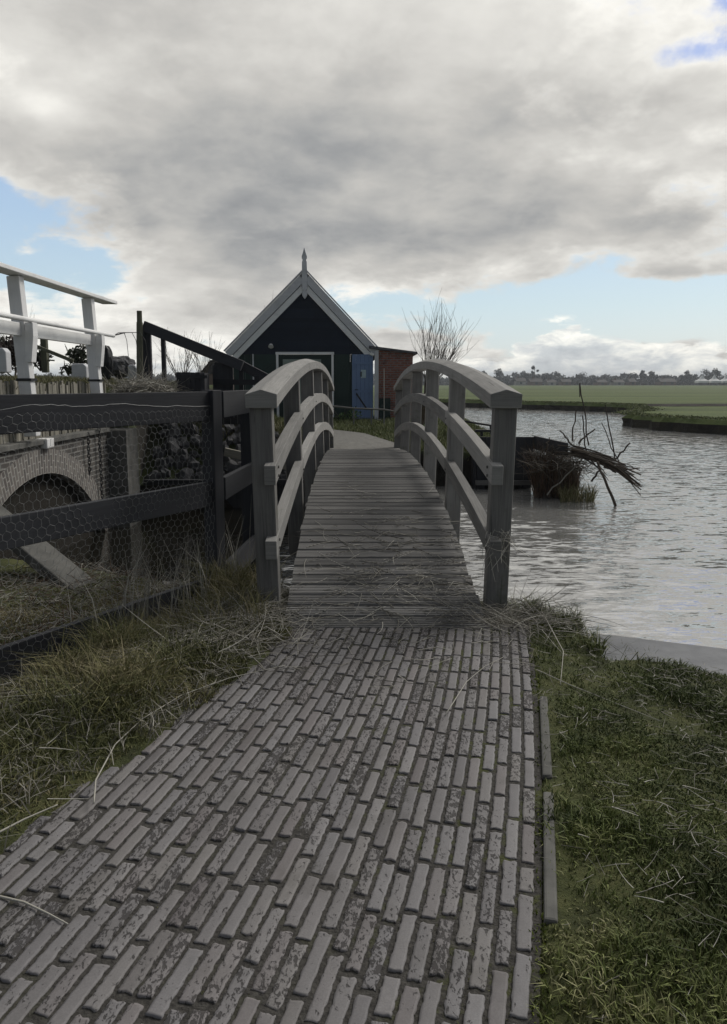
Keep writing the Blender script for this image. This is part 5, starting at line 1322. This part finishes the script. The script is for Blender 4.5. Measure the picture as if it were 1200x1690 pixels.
def far_house(label, u0, u1, v_eave, v_ridge, Y, wm='housew'):
    a, b = far_x(u0, Y), far_x(u1, Y); ze, zr = at(u0, v_eave, Y).z, at(u0, v_ridge, Y).z; dpt = 9
    t = thing('far_house', label, 'house', ((a+b)/2, Y, 0)); mb = MB(); mb.prism([(a, Y, 0), (b, Y, 0), (b, Y, ze), (a, Y, ze)], (0, dpt, 0)); mb.build('wall', M[wm], t)
    mb = MB(); mb.prism([(a-.4, Y-.5, ze), (a-.4, Y+dpt/2, zr), (a-.4, Y+dpt+.5, ze)], (b-a+.8, 0, 0)); rf = mb.build('roof', M['tile'], t)
    mb = MB(); mb.quadbox((a+(b-a)*.3, Y+dpt/2, zr+.3), (.9, .9, 1.4)); mb.build('chimney', M['houseb'], rf)
    n = max(1, int((b-a)/3.5))
    for k in range(n):
        mb = MB(); mb.quadbox((a+(b-a)*(k+.5)/n, Y-.06, ze*.55), (1.4, .1, 1.3)); mb.build('window', M['glass'], t)
for (u0, u1, ve, vr, wm, lb) in ((846, 866, 627, 621, 'housew', 'pale far house right behind the handrail end'), (869, 893, 628, 622, 'houseb', 'brown far house next to the pale one by the handrail end'), (897, 915, 629, 624, 'housew', 'long low pale far house in the left part of the horizon'),
        (920, 940, 628, 623, 'houseb', 'brown far house below the row of small poplars'), (978, 998, 629, 624, 'houseb', 'dark far farmhouse in the middle of the horizon'), (1005, 1026, 629, 624, 'housew', 'pale far house in the middle of the horizon'),
        (1030, 1045, 628, 622, 'houseb', 'small brown far house left of the narrow conifer'), (1080, 1110, 628, 622, 'houseb', 'wide brown far house between the conifer and the tents')):
    far_house(lb, u0+2, u1-3, ve+2, vr+2.5, 455, wm)
# white marquee tents near the right edge
for i, (u, lb) in enumerate(((1152, 'leftmost of the three white pointed tents on the horizon'), (1172, 'middle of the three white pointed tents on the horizon'), (1191, 'rightmost of the three white pointed tents on the horizon'))):
    Y = 430; x_ = far_x(u, Y); t = thing('marquee_tent', lb, 'tent', (x_, Y, 0), 'white tents on the horizon')
    mb = MB(); w_ = 2.9; mb.prism([(x_-w_, Y, 1.6), (x_+w_, Y, 1.6), (x_+w_, Y, 2.6), (x_-w_, Y, 2.6)], (0, 5.8, 0)); mb.build('side_wall', M['white'], t)
    mb = MB(); tp = Vector((x_, Y+2.9, at(u, 618, Y).z)); c4 = [Vector((x_-w_, Y, 2.6)), Vector((x_+w_, Y, 2.6)), Vector((x_+w_, Y+5.8, 2.6)), Vector((x_-w_, Y+5.8, 2.6))]
    for k in range(4):
        a, b = c4[k], c4[(k+1) % 4]; q1, q2 = a.lerp(tp, .6)+Vector((0, 0, -.9)), b.lerp(tp, .6)+Vector((0, 0, -.9)); mb.poly([a, b, q2, q1]); mb.poly([q1, q2, tp])
    mb.build('tent_roof', M['white'], t)
# dark house roof seen left behind the railings
hl = thing('farm_house', 'dark roofed farmhouse low behind the plank box on the left', 'house', at(352, 640, 60))
a, b = at(334, 640, 60), at(372, 640, 60); ze, zr = at(340, 617, 60).z, at(340, 594, 60).z
mb = MB(); mb.prism([(a.x, 60, 0), (b.x, 60, 0), (b.x, 60, ze), (a.x, 60, ze)], (0, 6, 0)); mb.build('wall', M['houseb'], hl)
mb = MB(); mb.prism([(a.x-.2, 59.8, ze), (a.x+.75, 59.8, zr), (b.x+.2, 59.8, zr), (b.x+.2, 59.8, ze)], (0, 6.4, 0)); mb.build('roof', M['tile'], hl)
# marker post in the field
mb = MB(); mb.tube([at(957, 655, 70), at(956.5, 634, 70)], .05, .05, 6)
tag(mb.build('field_post', M['stem'], None), 'lone dark marker post standing in the pasture', 'post')

# ------------------------------------------------------------------ thin air between here and the horizon
hm = bpy.data.materials.new('haze'); hm.use_nodes = True; ht = hm.node_tree; ht.nodes.clear()
ho = ht.nodes.new('ShaderNodeOutputMaterial'); hv = ht.nodes.new('ShaderNodeVolumePrincipled')
hv.inputs['Color'].default_value = (.86, .90, .95, 1); hv.inputs['Density'].default_value = .0005; ht.links.new(hv.outputs[0], ho.inputs['Volume'])
mb = MB(); mb.quadbox((300, 800, 7.2), (2600, 3600, 20.0)); hz = mb.build('haze', hm); hz['kind'] = 'stuff'; hz['label'] = 'thin pale haze in the air over the river and pasture'; hz['category'] = 'haze'
